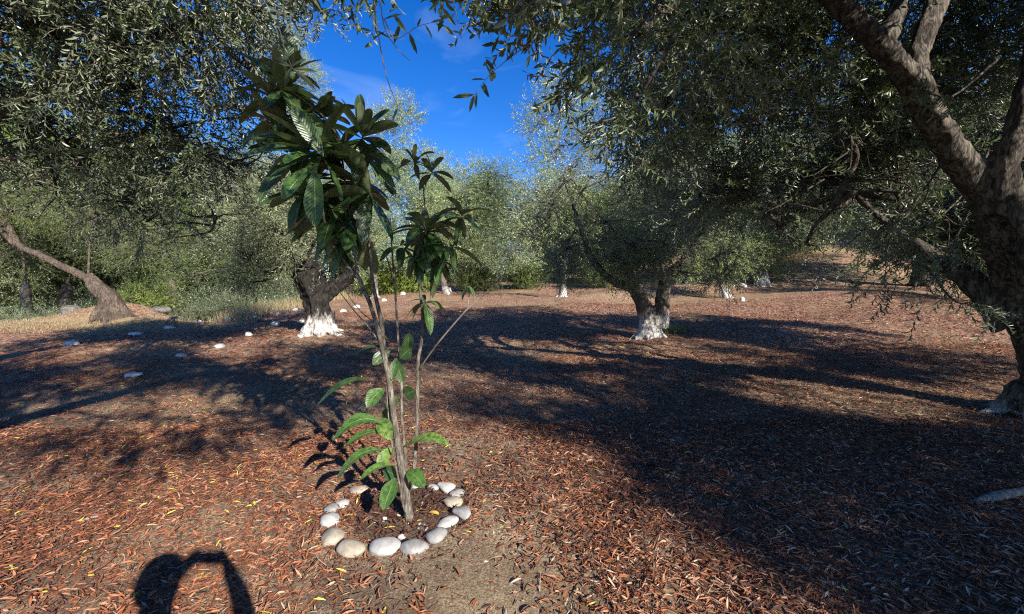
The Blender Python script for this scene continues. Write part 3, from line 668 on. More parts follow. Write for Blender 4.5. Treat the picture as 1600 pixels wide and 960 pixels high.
# --- leaning trunk on the mound at the left
b = gnd(176, 496); dM = b.y
tree('leaning_tree', 'tree with a pale stump-like trunk and one long bare bough reaching left', b,
     [([b+Vector((0, 0, -.2)), A(172, 470, dM), A(150, 448, dM), A(138, 428, dM)], [.36, .26, .2, .10]),
      ([A(150, 448, dM), A(140, 437, dM), A(100, 418, dM), A(60, 398, dM), A(22, 380, dM), A(-20, 340, dM)], [.12, .115, .10, .09, .08, .07]),
      ([A(30, 385, dM), A(10, 350, dM), A(-5, 325, dM)], [.09, .08, .05])],
     [(A(20, 330, dM), (1.2, 1, .7)), (A(-60, 260, dM), 1.6), (A(150, 340, dM+.5), (1.6, 1, .9)), (A(70, 280, dM+.5), 1.3), (A(230, 370, dM+.5), (1.3, 1, .9)), (A(110, 370, dM+1.2), (1.2, 1, .7)), (A(30, 400, dM+1.5), (1.3, 1, .8))],
     13, TM, M['bush'], M['bark_plain'], 81, clump=.45, voxel=.04, disp=.08, roots=5, rootr=.36, limb_r=.03)

# --- the trees behind, each placed by base, height and lobes
def back_tree(name, label, px, py, trunk, lobes, lm, seed, dens=13, clump=.6, T=None, bm_=None, group=None, **k):
    b = gnd(px, py) if py else onG((px-800)/F*trunk, trunk)
    d = b.y; h = k.pop('h', 1.6); lean = k.pop('lean', 0.); r = k.pop('r', .2)
    tr = [([b+Vector((0, 0, -.2)), b+Vector((lean*.4, 0, h*.4)), b+Vector((lean*.8, 0, h*.8)), b+Vector((lean, 0, h))], [r*1.15, r, r*.75, r*.45])]
    lb = [(A(x, y, d+dd), rr) for x, y, dd, rr in lobes]
    return tree(name, label, b, tr, lb, dens, T or TF, lm, bm_ or M['bark_far'], seed, clump=clump, group=group, limb_r=.05, woodr=.008, roots=4, rootr=r, seg=12, **k)
TFm = [twig_template(trg, .42, 9, .095, .026, simple=True, stem=False) for _ in range(5)]
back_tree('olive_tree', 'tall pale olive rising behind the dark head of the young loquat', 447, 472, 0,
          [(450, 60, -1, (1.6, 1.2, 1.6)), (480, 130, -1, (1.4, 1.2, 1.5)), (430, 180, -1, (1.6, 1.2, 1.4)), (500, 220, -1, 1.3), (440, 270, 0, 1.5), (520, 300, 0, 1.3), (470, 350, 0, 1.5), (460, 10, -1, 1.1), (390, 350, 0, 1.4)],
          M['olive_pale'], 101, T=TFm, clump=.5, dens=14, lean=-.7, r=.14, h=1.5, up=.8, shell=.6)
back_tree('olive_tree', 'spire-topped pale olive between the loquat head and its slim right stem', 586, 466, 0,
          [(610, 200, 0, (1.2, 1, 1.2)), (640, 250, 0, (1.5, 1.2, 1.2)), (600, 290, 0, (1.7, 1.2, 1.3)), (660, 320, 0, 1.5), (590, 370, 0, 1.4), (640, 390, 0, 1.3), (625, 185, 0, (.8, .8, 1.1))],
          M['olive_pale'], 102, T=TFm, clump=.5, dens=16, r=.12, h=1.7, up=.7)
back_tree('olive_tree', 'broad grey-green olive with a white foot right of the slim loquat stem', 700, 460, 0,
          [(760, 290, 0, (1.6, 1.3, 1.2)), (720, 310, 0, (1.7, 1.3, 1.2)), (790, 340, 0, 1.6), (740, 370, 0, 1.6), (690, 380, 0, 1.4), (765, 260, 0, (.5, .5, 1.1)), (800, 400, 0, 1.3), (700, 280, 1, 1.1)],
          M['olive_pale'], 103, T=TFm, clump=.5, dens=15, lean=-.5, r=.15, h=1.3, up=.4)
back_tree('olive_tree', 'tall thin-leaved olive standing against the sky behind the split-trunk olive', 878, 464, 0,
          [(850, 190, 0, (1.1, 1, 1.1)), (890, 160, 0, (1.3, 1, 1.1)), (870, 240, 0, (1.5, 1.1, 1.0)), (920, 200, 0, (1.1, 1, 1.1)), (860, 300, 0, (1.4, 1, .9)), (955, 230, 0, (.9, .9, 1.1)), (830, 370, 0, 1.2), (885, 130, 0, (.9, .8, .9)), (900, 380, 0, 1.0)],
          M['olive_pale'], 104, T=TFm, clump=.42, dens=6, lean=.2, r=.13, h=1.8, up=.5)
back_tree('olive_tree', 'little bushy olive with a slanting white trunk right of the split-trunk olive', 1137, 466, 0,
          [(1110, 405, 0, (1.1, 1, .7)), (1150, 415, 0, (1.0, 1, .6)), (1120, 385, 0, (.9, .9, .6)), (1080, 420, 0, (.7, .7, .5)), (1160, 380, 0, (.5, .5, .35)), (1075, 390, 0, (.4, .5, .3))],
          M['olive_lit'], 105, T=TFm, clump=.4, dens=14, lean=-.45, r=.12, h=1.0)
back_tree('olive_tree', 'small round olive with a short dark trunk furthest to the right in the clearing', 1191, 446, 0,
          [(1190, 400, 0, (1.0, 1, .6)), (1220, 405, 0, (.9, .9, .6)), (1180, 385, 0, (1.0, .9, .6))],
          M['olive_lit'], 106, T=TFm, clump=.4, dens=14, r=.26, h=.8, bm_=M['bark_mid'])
back_tree('tree', 'bright green tree peeping over the centre olive beneath the sky gap', 935, None, 27,
          [(930, 330, 0, (2.2, 2, 1.6)), (900, 350, 0, 2.2), (970, 330, 0, 2.2), (940, 390, 0, 2.4)], M['green'], 107, r=.25, h=2.5)
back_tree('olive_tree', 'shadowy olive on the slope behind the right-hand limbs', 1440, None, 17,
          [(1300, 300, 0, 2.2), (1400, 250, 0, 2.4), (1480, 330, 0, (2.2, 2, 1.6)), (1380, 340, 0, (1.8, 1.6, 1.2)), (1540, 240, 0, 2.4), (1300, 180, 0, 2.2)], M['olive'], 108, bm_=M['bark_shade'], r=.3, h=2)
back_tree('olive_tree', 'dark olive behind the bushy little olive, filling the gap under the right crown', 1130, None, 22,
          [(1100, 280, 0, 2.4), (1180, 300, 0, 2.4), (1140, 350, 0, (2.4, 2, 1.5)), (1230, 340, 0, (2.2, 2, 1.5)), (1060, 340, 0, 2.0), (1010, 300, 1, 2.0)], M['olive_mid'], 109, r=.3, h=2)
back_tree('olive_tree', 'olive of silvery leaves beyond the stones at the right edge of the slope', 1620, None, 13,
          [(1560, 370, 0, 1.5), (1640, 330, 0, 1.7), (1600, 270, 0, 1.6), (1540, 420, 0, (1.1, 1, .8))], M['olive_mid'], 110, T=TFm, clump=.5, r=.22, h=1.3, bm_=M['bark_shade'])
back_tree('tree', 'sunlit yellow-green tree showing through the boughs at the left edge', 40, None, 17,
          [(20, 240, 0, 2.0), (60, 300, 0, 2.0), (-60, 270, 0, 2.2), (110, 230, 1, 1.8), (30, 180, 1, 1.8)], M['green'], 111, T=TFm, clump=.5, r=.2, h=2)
back_tree('tree', 'leafy green tree behind the leaning trunk', 270, None, 19,
          [(200, 300, 0, 2.2), (280, 330, 0, 2.2), (350, 360, 0, 2.0), (240, 400, 0, (2., 1.6, 1.3)), (330, 260, 0, 2.2), (180, 390, 0, (1.6, 1.4, 1.2)), (300, 430, -2, (1.6, 1.2, .8)), (400, 420, -2, (1.5, 1.2, .8))], M['bush'], 112, T=TFm, clump=.55, r=.2, h=2)
back_tree('tree', 'dark forked tree in the hollow at the far left', 105, None, 19,
          [(60, 380, 1, 1.8), (130, 370, 1, 1.8), (20, 420, 1, 1.6)], M['bush'], 113, r=.3, h=1.8, bm_=M['bark_shade'])

# closing rows: olives on the far slope (copies share meshes)
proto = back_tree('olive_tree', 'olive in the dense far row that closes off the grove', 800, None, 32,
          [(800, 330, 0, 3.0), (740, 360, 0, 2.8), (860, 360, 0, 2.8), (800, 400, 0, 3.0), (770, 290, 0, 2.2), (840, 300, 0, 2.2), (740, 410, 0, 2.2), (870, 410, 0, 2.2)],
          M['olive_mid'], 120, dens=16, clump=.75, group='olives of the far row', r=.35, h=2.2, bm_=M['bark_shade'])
def dup(o, loc, rz, s):
    c = o.copy(); COL.objects.link(c); c.location = loc; c.rotation_euler = (0, 0, rz); c.scale = (s, s, s)
    for ch in list(o.children):
        k = ch.copy(); COL.objects.link(k); k.parent = c
    return c
rgb = np.random.default_rng(9)
for x, y, s in ((-34, 24, 1.25), (-28, 30, 1.3), (-20, 27, 1.2), (-24, 21, 1.0), (-15, 24, 1.1), (-12, 30, 1.2), (-5, 33, 1.0), (7, 36, 1.05), (13, 34, 1.1), (20, 37, 1.3), (28, 42, 1.3), (36, 40, 1.5),
                (31, 30, 1.2), (27, 21, 1.3), (40, 32, 1.5), (45, 48, 1.8), (22, 50, 1.6), (6, 50, 1.4), (-8, 48, 1.2), (-40, 40, 1.8), (17, 31, 1.0), (24, 33, 1.1), (29, 36, 1.2), (34, 46, 1.5), (15, 42, 1.3)):
    c = dup(proto, onG(x, y), rgb.uniform(0, 6.28), s*.92)
    if x < -10: c['label'] = 'olive in the far row glimpsed behind the left-hand trees'
    elif x > 12: c['label'] = 'olive in the far row glimpsed under the right-hand crown'

# bushes; in the left hollow a darker leaf colour stands in for shade
def bush(label, c, r, lm, seed, T=None, dens=12, clump=.3, cat='bush'):
    b = Vector(c); root = empty('bush', b, label, cat); rg = np.random.default_rng(seed); fo = Acc(); wd = Acc()
    lobes = [(b+Vector((rg.normal(0, r*.35), rg.normal(0, r*.3), r*rg.uniform(.35, .75))), (r*.7, r*.6, r*.5)) for _ in range(4)]
    foliage(fo, lobes, dens, T or TFm, rg, clump, -.1, wood=None, up=.2)
    for k in range(6):
        c2 = lobes[k % 4][0]; V, Q = tube([b+Vector((rg.normal(0, .06), rg.normal(0, .06), -.05)), (b+c2)/2, c2], [.03, .02, .008], n=7, seg=5); wd.add(V, Q)
    fo.build('foliage', [lm, M['twig']], root, origin=b); wd.build('stem', [M['bark_shade']], root, origin=b); return root
bush('low bright green bush right of the leaning trunk on the mound', onG((232-800)/F*14.5, 14.5), .9, M['green'], 1, TM, clump=.25)
bush('round dark bush in the hollow right of the bright green bush', onG((330-800)/F*16.5, 16.5, -.1), 1.3, M['olive'], 2, clump=.35)
bush('shrub on the bank left of the slanting white trunk', onG((400-800)/F*18, 18, -.2), 1.3, M['olive'], 3, clump=.35)
bush('dull bush at the foot of the far left trees', onG((30-800)/F*15.5, 15.5, -.2), 1.0, M['olive'], 4, clump=.35)
bush('yellow-green shrub behind the thin middle stems of the loquat', onG((612-800)/F*22, 22), 1.5, M['green'], 5)
bush('scrubby bush between the two white-footed trees left of centre', onG((820-800)/F*24, 24), 1.3, M['bush'], 6)
bush('dusty bush behind the foot of the split-trunk olive', onG((945-800)/F*22, 22), 1.2, M['bush'], 7)
bush('low bush on the rise at the upper right of the clearing', onG((1250-800)/F*25, 25), 1.3, M['olive_mid'], 8)
bush('dark bush in the shade at the end of the rise', onG((1450-800)/F*22, 22), 1.4, M['olive_mid'], 9)
bush('dark shrub under the broad grey-green olive', onG((745-800)/F*23, 23), 1.2, M['bush'], 10)
bush('shaded shrub in the hollow beneath the leafy green tree', onG((430-800)/F*21, 21), 1.4, M['olive'], 11)

bush('dark bush under the long bare bough at the left edge', onG((75-800)/F*14.2, 14.2, -.3), 1.0, M['olive'], 21, TM, clump=.3)
bush('gloomy bush behind the leaning trunk', onG((150-800)/F*16.5, 16.5, -.3), 1.5, M['olive'], 22, clump=.35)
bush('dark thicket right of the mound', onG((300-800)/F*15.2, 15.2, -.5), 1.1, M['olive'], 23, TM, clump=.3)
bush('dark bush on the bank beside the tall green grass', onG((365-800)/F*16, 16, -.4), 1.1, M['olive'], 24, TM, clump=.3)
# dry grass
def grass():
    rg = np.random.default_rng(6); a = Acc()
    def blades(x, y, h, lean, tone, wd_):
        n = len(x); z = H(x, y); az = rg.uniform(0, 6.283, n); b = np.stack([x, y, z-.01], -1)
        dx = np.stack([np.cos(az), np.sin(az), np.zeros(n)], -1); hh = h[:, None]; s = np.stack([-np.sin(az), np.cos(az), np.zeros(n)], -1)*wd_
        m = b+dx*hh*lean*.35+np.array([0, 0, .6])*hh; t = b+dx*hh*lean+np.array([0, 0, .95])*hh
        V = np.stack([b-s, b+s, m+s*.8, m-s*.8, t+s*.15, t-s*.15], 1).reshape(-1, 3)
        q = np.array([[0, 1, 2, 3], [3, 2, 4, 5]]); Q = (q[None]+(np.arange(n)*6)[:, None, None]).reshape(-1, 4)
        a.add(V, Q, 0, np.repeat(tone, 6))
    n = 14000; x = rg.uniform(-22, -7.3, n); y = rg.uniform(10.6, 13.2, n) + .2*np.sin(x)
    blades(x, y, rg.uniform(.03, .12, n), .8, rg.random(n), .003)
    n = 9000; y = rg.uniform(13, 26, n); x = -8.7+.15*np.sin(y)+rg.normal(0, .5, n)
    blades(x, y, rg.uniform(.05, .4, n), .6, rg.random(n), .004)
    n = 6000; x = rg.uniform(8, 24, n); y = rg.uniform(22, 32, n); blades(x, y, rg.uniform(.04, .14, n), .7, rg.random(n), .006)
    n = 3500; x = rg.uniform(-9, 9, n); y = rg.uniform(8, 22, n); k = np.sin(x*1.3)*np.sin(y*.9) > .3
    blades(x[k], y[k], rg.uniform(.02, .07, k.sum()), .9, rg.random(k.sum()), .003)
    o = a.build('dry_grass', [M['straw']]); tag(o, 'short straw-coloured dry grass', 'grass', kind='stuff')
    a = Acc(); n = 2200; y = rg.uniform(15, 24, n); x = -9.4+rg.normal(0, .6, n); 
    blades(x, y, rg.uniform(.15, .5, n), .5, rg.random(n)*.6, .006)
    n = 500; c = gnd(1045, 520); x = c.x+rg.normal(0, .15, n)+.1; y = c.y+rg.normal(0, .15, n); blades(x, y, rg.uniform(.03, .22, n), .5, rg.random(n), .003)
    o = a.build('green_grass', [M['grassg']]); tag(o, 'tall green grass on the bank', 'grass', kind='stuff')
grass()

# ------------------------------------------------------------------ STONES
def stone(name, label, cat, p, size, rz, m, seed, group, tilt=0, sub=3, lump=.17, flat=False):
    rg = np.random.default_rng(seed); bm = bmesh.new(); bmesh.ops.create_icosphere(bm, subdivisions=sub, radius=1)
    ph = rg.uniform(0, 6.28, 6); e = rg.uniform(.8, 1.25)
    for v in bm.verts:
        c = v.co.normalized()
        k = 1 + lump*(math.sin(2.1*c.x+ph[0])*math.cos(1.7*c.y+ph[1]) + .5*math.sin(3.3*c.z+2*c.x+ph[2]) + .22*math.sin(6*c.y+4*c.x+ph[3]))
        if flat: k += .05*math.sin(11*c.x+9*c.y+ph[4])
        v.co = Vector((c.x*size[0]*.5*k*(1+.18*c.y*e), c.y*size[1]*.5*k, c.z*size[2]*.5*k))
    me = bpy.data.meshes.new(name); bm.to_mesh(me); bm.free(); me.materials.append(m)
    for q in me.polygons: q.use_smooth = not flat
    o = bpy.data.objects.new(name, me); link(o); o.location = p; o.rotation_euler = (tilt, rg.normal(0, .1), rz)
    return tag(o, label, cat, group)
RG = 'stones ringing the young loquat'
ring = [(560, 768, 30, 18, .5, 't', 'pale pointed stone at the back left of the ring, lying apart from the others'),
 (537, 787, 20, 18, .8, 'w', 'slim small white stone between the pointed back stone and the left pair'),
 (518, 796, 21, 20, .7, 'g', 'upper of the two greyish stones stacked at the left of the ring'),
 (515, 814, 29, 26, .5, 'w', 'white stone with a crack, second from the left corner of the ring'),
 (521, 838, 34, 32, -.5, 't', 'squarish cream stone at the lower left of the ring'),
 (549, 857, 34, 37, 1.3, 't', 'largest tan egg-shaped stone standing at the front left of the ring'),
 (600, 860, 51, 31, -.25, 'w', 'long white oval stone at the front of the ring'),
 (645, 859, 39, 27, .12, 'g', 'mottled grey-brown oval stone right of the long white one'),
 (682, 839, 32, 25, .45, 'g', 'grey stone at the front right of the ring'),
 (700, 819, 30, 20, .65, 'w', 'slim white stone slanting between the grey front-right stone and the right corner'),
 (723, 801, 27, 28, .9, 'g', 'rough pinkish grey stone at the right corner of the ring'),
 (707, 787, 30, 21, .4, 't', 'lichen-stained yellowish stone on the inner right of the ring'),
 (714, 772, 23, 15, -.2, 'g', 'small greyish stone tucked behind the lichen-stained one'),
 (699, 763, 27, 21, .35, 'w', 'cream-white rounded stone at the back right of the ring'),
 (678, 763, 19, 12, 0, 'w', 'small white stone ending the ring at the back right'),
 (646, 762, 11, 13, 1.4, 'w', 'little white wedge stone behind the loquat stems')]
sm = {'w': M['stone_w'], 'g': M['stone_g'], 't': M['stone_t']}
for i, (px, py, wpx, hpx, rz, m, lab) in enumerate(ring):
    p = gnd(px, py+hpx*.18); k = p.y/F*1.1; W_ = wpx*k; Dp = max(.035, hpx*k*1.18)
    p.z += Dp*.10
    stone('ring_stone', lab, 'stone', p, (W_, Dp, min(W_, Dp)*.58), rz*.6, sm[m], 200+i, RG)
GS = 'white stones scattered over the clearing'
white = [(113, 538, 22, 8, 'biggest white stone at the far left, in the sun beside the straw grass'), (212, 522, 20, 5, 'flat white stone on the bank between the biggest one and the mound'),
 (264, 513, 16, 5, 'flat grey-white stone right at the end of the mound'), (209, 588, 30, 9, 'long slab of white stone lying alone in the deep shade on the left'),
 (284, 556, 20, 6, 'thin pointed white stone midway between the long slab and the black-trunked olive'), (343, 542, 16, 7, 'white stone lying on the sunlit rusty patch'),
 (389, 524, 15, 8, 'lumpy white stone just behind the rusty patch'), (312, 504, 9, 5, 'small white stone beside the dead stick on the bank'), (356, 500, 8, 5, 'tiny white stone on the bank right of the dead stick'),
 (396, 496, 10, 4, 'flat pale stone on the shaded bank'), (431, 507, 15, 6, 'rounded white stone in shade left of the black-trunked olive'), (433, 491, 8, 4, 'small pale stone in a line left of the black-trunked olive, lower one'),
 (461, 485, 8, 5, 'small pale stone in a line left of the black-trunked olive, upper one'), (471, 503, 9, 6, 'white stone touching the root of the black-trunked olive'), (536, 487, 10, 5, 'white stone behind the two thin stakes'),
 (557, 480, 10, 6, 'white stone beside the forked loquat stem, above the stakes'), (599, 470, 9, 5, 'white stone left of the thin middle loquat stem'), (629, 460, 9, 6, 'white block right of the thin middle loquat stem'),
 (1160, 470, 9, 8, 'upright white stone in the sun right of the slanting white trunk'), (1161, 448, 13, 6, 'larger of two pale rocks beside the short dark trunk'), (1145, 448, 8, 4, 'smaller of two pale rocks beside the short dark trunk'),
 (1063, 725, 8, 4, 'single white pebble in the foreground shade'), (601, 812, 7, 6, 'white pebble on the soil inside the ring'), (627, 844, 14, 6, 'small split white stone inside the front of the ring'), (588, 768, 7, 5, 'white pebble near the pointed back stone')]
for i, (px, py, wpx, hpx, lab) in enumerate(white):
    p = gnd(px, py+1); k = p.y/F; p.z += hpx*k*.2
    stone('white_stone', lab, 'stone', p, (wpx*k, wpx*k*.75, hpx*k*1.25), rng.uniform(-.5, .5), M['chalk'], 300+i, GS, sub=2 if px < 1000 else 3, lump=.2, flat=True)
for i, (x, y, sx, sy, sz, lab) in enumerate(((-11.1, 13.5, .55, .4, .35, 'grey rock at the right foot of the mound under the leaning trunk'), (-13.6, 13.3, .7, .5, .4, 'broad grey rock at the left foot of the mound'),
        (-12.0, 13.1, .4, .3, .25, 'small grey rock in front of the leaning trunk'), (-14.6, 13.6, .5, .4, .3, 'dull rock half sunk at the far left end of the mound'), (-10.4, 13.9, .45, .4, .3, 'grey rock below the bright green bush'))):
    stone('rock', lab, 'rock', onG(x, y, .03), (sx, sy, sz), i*1.3, M['rock'], 400+i, 'grey rocks of the mound', lump=.25, flat=True)
# white grit inside the ring, straw chips
rg = np.random.default_rng(14); a = Acc()
for k in range(190):
    if k < 60: x, y = -.6+rg.normal(0, .17), 2.5+rg.normal(0, .14)
    else:
        y = rg.uniform(1.6, 6); x = rg.uniform(-1.2, 1.2)*y
    s = rg.uniform(.002, .006)*(1.5 if rg.random() < .15 else 1); z = float(H(x, y))
    V = np.array([[x-s, y-s, z], [x+s, y-s*.7, z], [x+s, y+s, z], [x-s*.6, y+s, z], [x-s*.7, y-s*.5, z+s], [x+s*.6, y-s*.5, z+s*1.2], [x+s*.5, y+s*.6, z+s], [x-s*.5, y+s*.5, z+s*.9]])
    a.add(V, np.array([[0, 1, 5, 4], [1, 2, 6, 5], [2, 3, 7, 6], [3, 0, 4, 7], [4, 5, 6, 7]]))
tag(a.build('grit', [M['stone_w']]), 'white grit scattered on the soil', 'grit', kind='stuff')

# sticks and stakes
def stick(name, label, cat, P, r, m, branches=(), group=None):
    a = Acc(); V, Q = tube(P, r, n=len(P)*6, seg=8, ridge=.1, seed=5); a.add(V, Q)
    for b_, br in branches: V, Q = tube(b_, br, n=8, seg=6); a.add(V, Q)
    o = a.build(name, [m], smooth=True); return tag(o, label, cat, group)
def gp(px, py, dz=.01): p = gnd(px, py); p.z += dz; return p
stick('fallen_branch', 'thick pale broken branch lying in the shade at the right edge', 'branch', [gp(1525, 789, .02), gp(1560, 783, .03), gp(1605, 776, .03), gp(1680, 768, .03)], [.012, .03, .028, .02], M['deadwood'])
stick('fallen_twig', 'short forked twig on the sunlit litter right of the ring', 'twig', [gp(757, 778), gp(775, 777), gp(790, 775)], [.004, .006, .003], M['deadwood'], [([gp(782, 776), gp(775, 786)], [.004, .002]), ([gp(786, 775), gp(792, 769)], [.004, .002])])
stick('bark_chip', 'pale chip of bark on the litter at the lower left', 'bark', [gp(131, 817), gp(143, 813), gp(157, 810)], [.004, .011, .003], M['deadwood'])
stick('dead_branch', 'curved bare stick standing up from the bank at the left', 'branch', [gp(258, 508, .05), gp(270, 505, .15), gp(281, 498, .2), gp(281, 490, .15)], [.03, .04, .03, .015], M['deadwood'], [([gp(290, 507), gp(300, 500, .15)], [.03, .01])])
for px, lab in ((522, 'left of two thin stakes behind the root of the black-trunked olive'), (539, 'right of two thin stakes behind the root of the black-trunked olive')):
    p = gnd(px, 506); stick('stake', lab, 'stake', [p, p+Vector((.02, 0, .16)), p+Vector((.01, 0, .32))], [.012, .011, .01], M['twig'], group='thin stakes')

# fallen yellow loquat leaf
def loquat_leaf(acc, base, tip, sag, W, nrm=None, tone=.4, roll=0., cup=.25):
    base = np.array(base, float); tip = np.array(tip, float); L = np.linalg.norm(tip-base); n = 15; m = 5; wob = random.uniform(0, 6)
    d = (tip-base)/L; up = np.array([0, 0, 1.]) if nrm is None else np.array(nrm, float)
    s = np.cross(d, up); s /= np.linalg.norm(s)+1e-9; nn = np.cross(s, d)
    s2 = s*math.cos(roll)+nn*math.sin(roll); nn = np.cross(s2, d); s = s2
    V = []; U = []
    for i in range(n):
        t = i/(n-1); c = base+(tip-base)*t + np.array([0, 0, 1.])*sag*L*4*t*(1-t)
        wv = W*.5*max(.03, math.sin(math.pi*min(1, t**1.15)))**.62*(1 if t < .98 else .05)
        if t < .06: wv = W*.04
        for j in range(m):
            u = (j-(m-1)/2)/((m-1)/2)
            wv_ = wv; wv = wv_*(1+.06*math.sin(t*9+wob+u))
            V.append(c + s*u*wv + nn*(-cup*wv*(1-u*u)*.0 + cup*wv*abs(u) + .09*wv*math.sin(t*44)*abs(u))); U.append((u, t)); wv = wv_
    V = np.array(V); q = [[i*m+j, i*m+j+1, (i+1)*m+j+1, (i+1)*m+j] for i in range(n-1) for j in range(m-1)]
    acc.add(V, np.array(q), 0, tone, np.array(U))
a = Acc(); p = gnd(676, 808); loquat_leaf(a, p+Vector((-.035, .02, .012)), p+Vector((.04, -.01, .02)), .1, .035)
tag(a.build('fallen_leaf', [M['yleaf']], smooth=True, uv=True), 'curled yellow leaf lying inside the ring right of the stem', 'leaf')

# ------------------------------------------------------------------ THE YOUNG LOQUAT
def loquat():
    B = gnd(636, 815); D = B.y; root = empty('loquat_tree', B, 'young loquat with big dark leathery leaves on thin stems inside a ring of stones', 'tree')
    rg = np.random.default_rng(2)
    def st(P, r, m='bark_loquat'):
        r = [q*.66 for q in r]
        pts = [A(x, y, D+dd) for x, y, dd in P]; a = Acc(); V, Q = tube(pts, r, n=len(pts)*5, seg=10, ridge=.05, seed=3); a.add(V, Q)
        a.build('stem', [M[m]], root, smooth=True, origin=B); return pts
    st([(645, 822, 0), (640, 812, 0), (634, 770, 0), (627, 727, 0), (617, 660, 0), (607, 587, 0), (597, 540, 0), (591, 515, 0)], [.03, .042, .036, .031, .028, .025, .023, .022])
    st([(593, 523, 0), (578, 475, 0), (566, 450, 0), (561, 435, 0), (544, 416, 0), (519, 380, 0), (508, 350, -.05), (500, 300, -.1), (490, 240, -.1)], [.021, .018, .017, .016, .015, .013, .012, .010, .008])
    st([(562, 437, 0), (557, 422, .02), (555, 395, .05), (548, 350, .08), (540, 290, .05), (520, 200, 0), (440, 130, -.05)], [.014, .013, .012, .011, .01, .008, .005])
    st([(600, 545, .02), (597, 510, .04), (591, 482, .05), (583, 444, .06), (579, 400, .08), (575, 330, .1), (568, 250, .05), (566, 215, 0)], [.018, .019, .018, .016, .014, .012, .008, .006])
    st([(635, 790, .06), (633, 707, .08), (628, 653, .1), (627, 587, .12), (622, 529, .14), (617, 444, .15), (613, 401, .15), (610, 340, .15)], [.016, .015, .014, .013, .011, .010, .008, .004])
    st([(617, 450, .15), (605, 405, .15), (597, 390, .15)], [.006, .005, .003])
    st([(640, 770, .1), (648, 720, .12), (652, 653, .13), (653, 570, .13), (659, 530, .13), (660, 490, .12), (655, 430, .12), (665, 380, .1), (664, 326, .08), (661, 291, .06)], [.018, .018, .017, .016, .015, .013, .011, .009, .007, .005])
    st([(655, 435, .12), (680, 410, .1), (708, 385, .05), (720, 350, .05)], [.008, .007, .006, .004])
    st([(600, 545, .02), (575, 510, .0), (557, 490, 0), (535, 462, 0), (519, 440, 0)], [.007, .006, .005, .004, .002])
    st([(605, 530, .02), (585, 505, .05), (567, 490, .1), (550, 470, .1), (535, 445, .1)], [.005, .005, .004, .003, .002])
    st([(653, 580, .13), (683, 538, .0), (722, 492, -.1), (732, 482, -.1), (755, 462, -.1), (773, 443, -.1), (778, 430, -.1)], [.007, .0075, .007, .006, .005, .004, .002], 'twig')
    st([(730, 484, -.1), (733, 462, -.1), (731, 447, -.1)], [.005, .004, .003], 'twig')
    st([(640, 812, .0), (630, 790, -.04), (625, 760, -.05), (620, 737, -.05), (612, 690, -.04), (606, 640, -.02), (604, 600, 0)], [.012, .009, .008, .007, .006, .005, .003])
    st([(660, 292, .06), (650, 265, .06), (646, 252, .06)], [.005, .004, .003]); st([(661, 291, .06), (670, 280, .05), (675, 270, .05)], [.005, .004, .003])
    head = Acc(); right = Acc(); low = Acc()
    def rosette(acc, px, py, dd, n, L, axis=(0, -.2, 1), lo=-70, hi=60, tone=(.1, .6), W=.31, sag=.08):
        n = int(n*1.25)
        c = np.array(A(px, py, D+dd)); ax = np.array(axis, float); ax /= np.linalg.norm(ax)
        u = np.cross(ax, [0, 1, .1]); u /= np.linalg.norm(u); v = np.cross(ax, u)
        for k in range(n):
            az = k*2.399+rg.normal(0, .25); el = R(hi+(lo-hi)*(k+.5)/n + rg.normal(0, 8))
            d = (u*math.cos(az)+v*math.sin(az))*math.cos(el)+ax*math.sin(el); l = L*rg.uniform(.7, 1.1)*(1 if k > 2 else .7)
            b = c - ax*.12*L*k/n
            loquat_leaf(acc, b, b+d*l, sag+rg.normal(0, .03), l*W*rg.uniform(.85, 1.15), tone=rg.uniform(*tone), roll=rg.normal(0, .3), cup=rg.uniform(.1, .35))
    dk = (.0, .45)
    rosette(head, 497, 236, -.15, 17, .32, (-.1, -.75, .55), -50, 50, (.1, .62))
    rosette(head, 440, 135, -.05, 13, .27, (-.15, -.2, 1), -60, 70, dk)
    rosette(head, 425, 150, .02, 10, .27, (-.3, -.2, 1), -60, 60, dk); rosette(head, 455, 190, .0, 11, .27, (-.2, -.2, .8), -60, 50, dk)
    rosette(head, 415, 185, .05, 10, .26, (-.6, -.1, .7), -60, 60, dk)
    rosette(head, 567, 212, .0, 12, .27, (.3, -.1, 1), -70, 75, dk)
    rosette(head, 500, 180, .1, 12, .28, (0, 0, 1), -60, 60, dk)
    rosette(head, 540, 280, .12, 15, .32, (.4, .1, .8), -80, 20, dk)
    rosette(head, 580, 300, .05, 12, .32, (.6, 0, .4), -80, 30, dk)
    rosette(head, 470, 300, .05, 12, .30, (-.5, .0, .5), -80, 20, (.05, .6))
    rosette(head, 520, 330, .0, 14, .30, (0, -.1, .6), -85, -10, (.1, .65))
    rosette(head, 555, 350, .05, 12, .30, (.2, 0, .6), -88, -20, (.1, .6))
    rosette(head, 455, 110, .1, 8, .22, (0, 0, 1), -30, 75, dk)
    rosette(head, 460, 240, .1, 12, .28, (-.5, 0, .6), -60, 50, dk)
    rosette(head, 530, 230, .1, 12, .28, (.2, 0, .6), -60, 50, dk)
    P = lambda x, y, dd: A(x, y, D+dd)
    loquat_leaf(head, P(492, 268, -.3), P(493, 356, -.36), .02, .10, nrm=(0, -1, .3), tone=.55)       # lit front leaves
    loquat_leaf(head, P(484, 262, -.3), P(440, 314, -.36), .05, .09, nrm=(0, -1, .5), tone=.62)
    loquat_leaf(head, P(505, 245, -.28), P(455, 168, -.3), .06, .085, nrm=(.3, -1, .2), tone=.3)
    loquat_leaf(head, P(480, 335, -.15), P(447, 368, -.15), -.06, .05, tone=1); loquat_leaf(head, P(485, 330, -.1), P(457, 352, -.15), .1, .05, tone=.95)
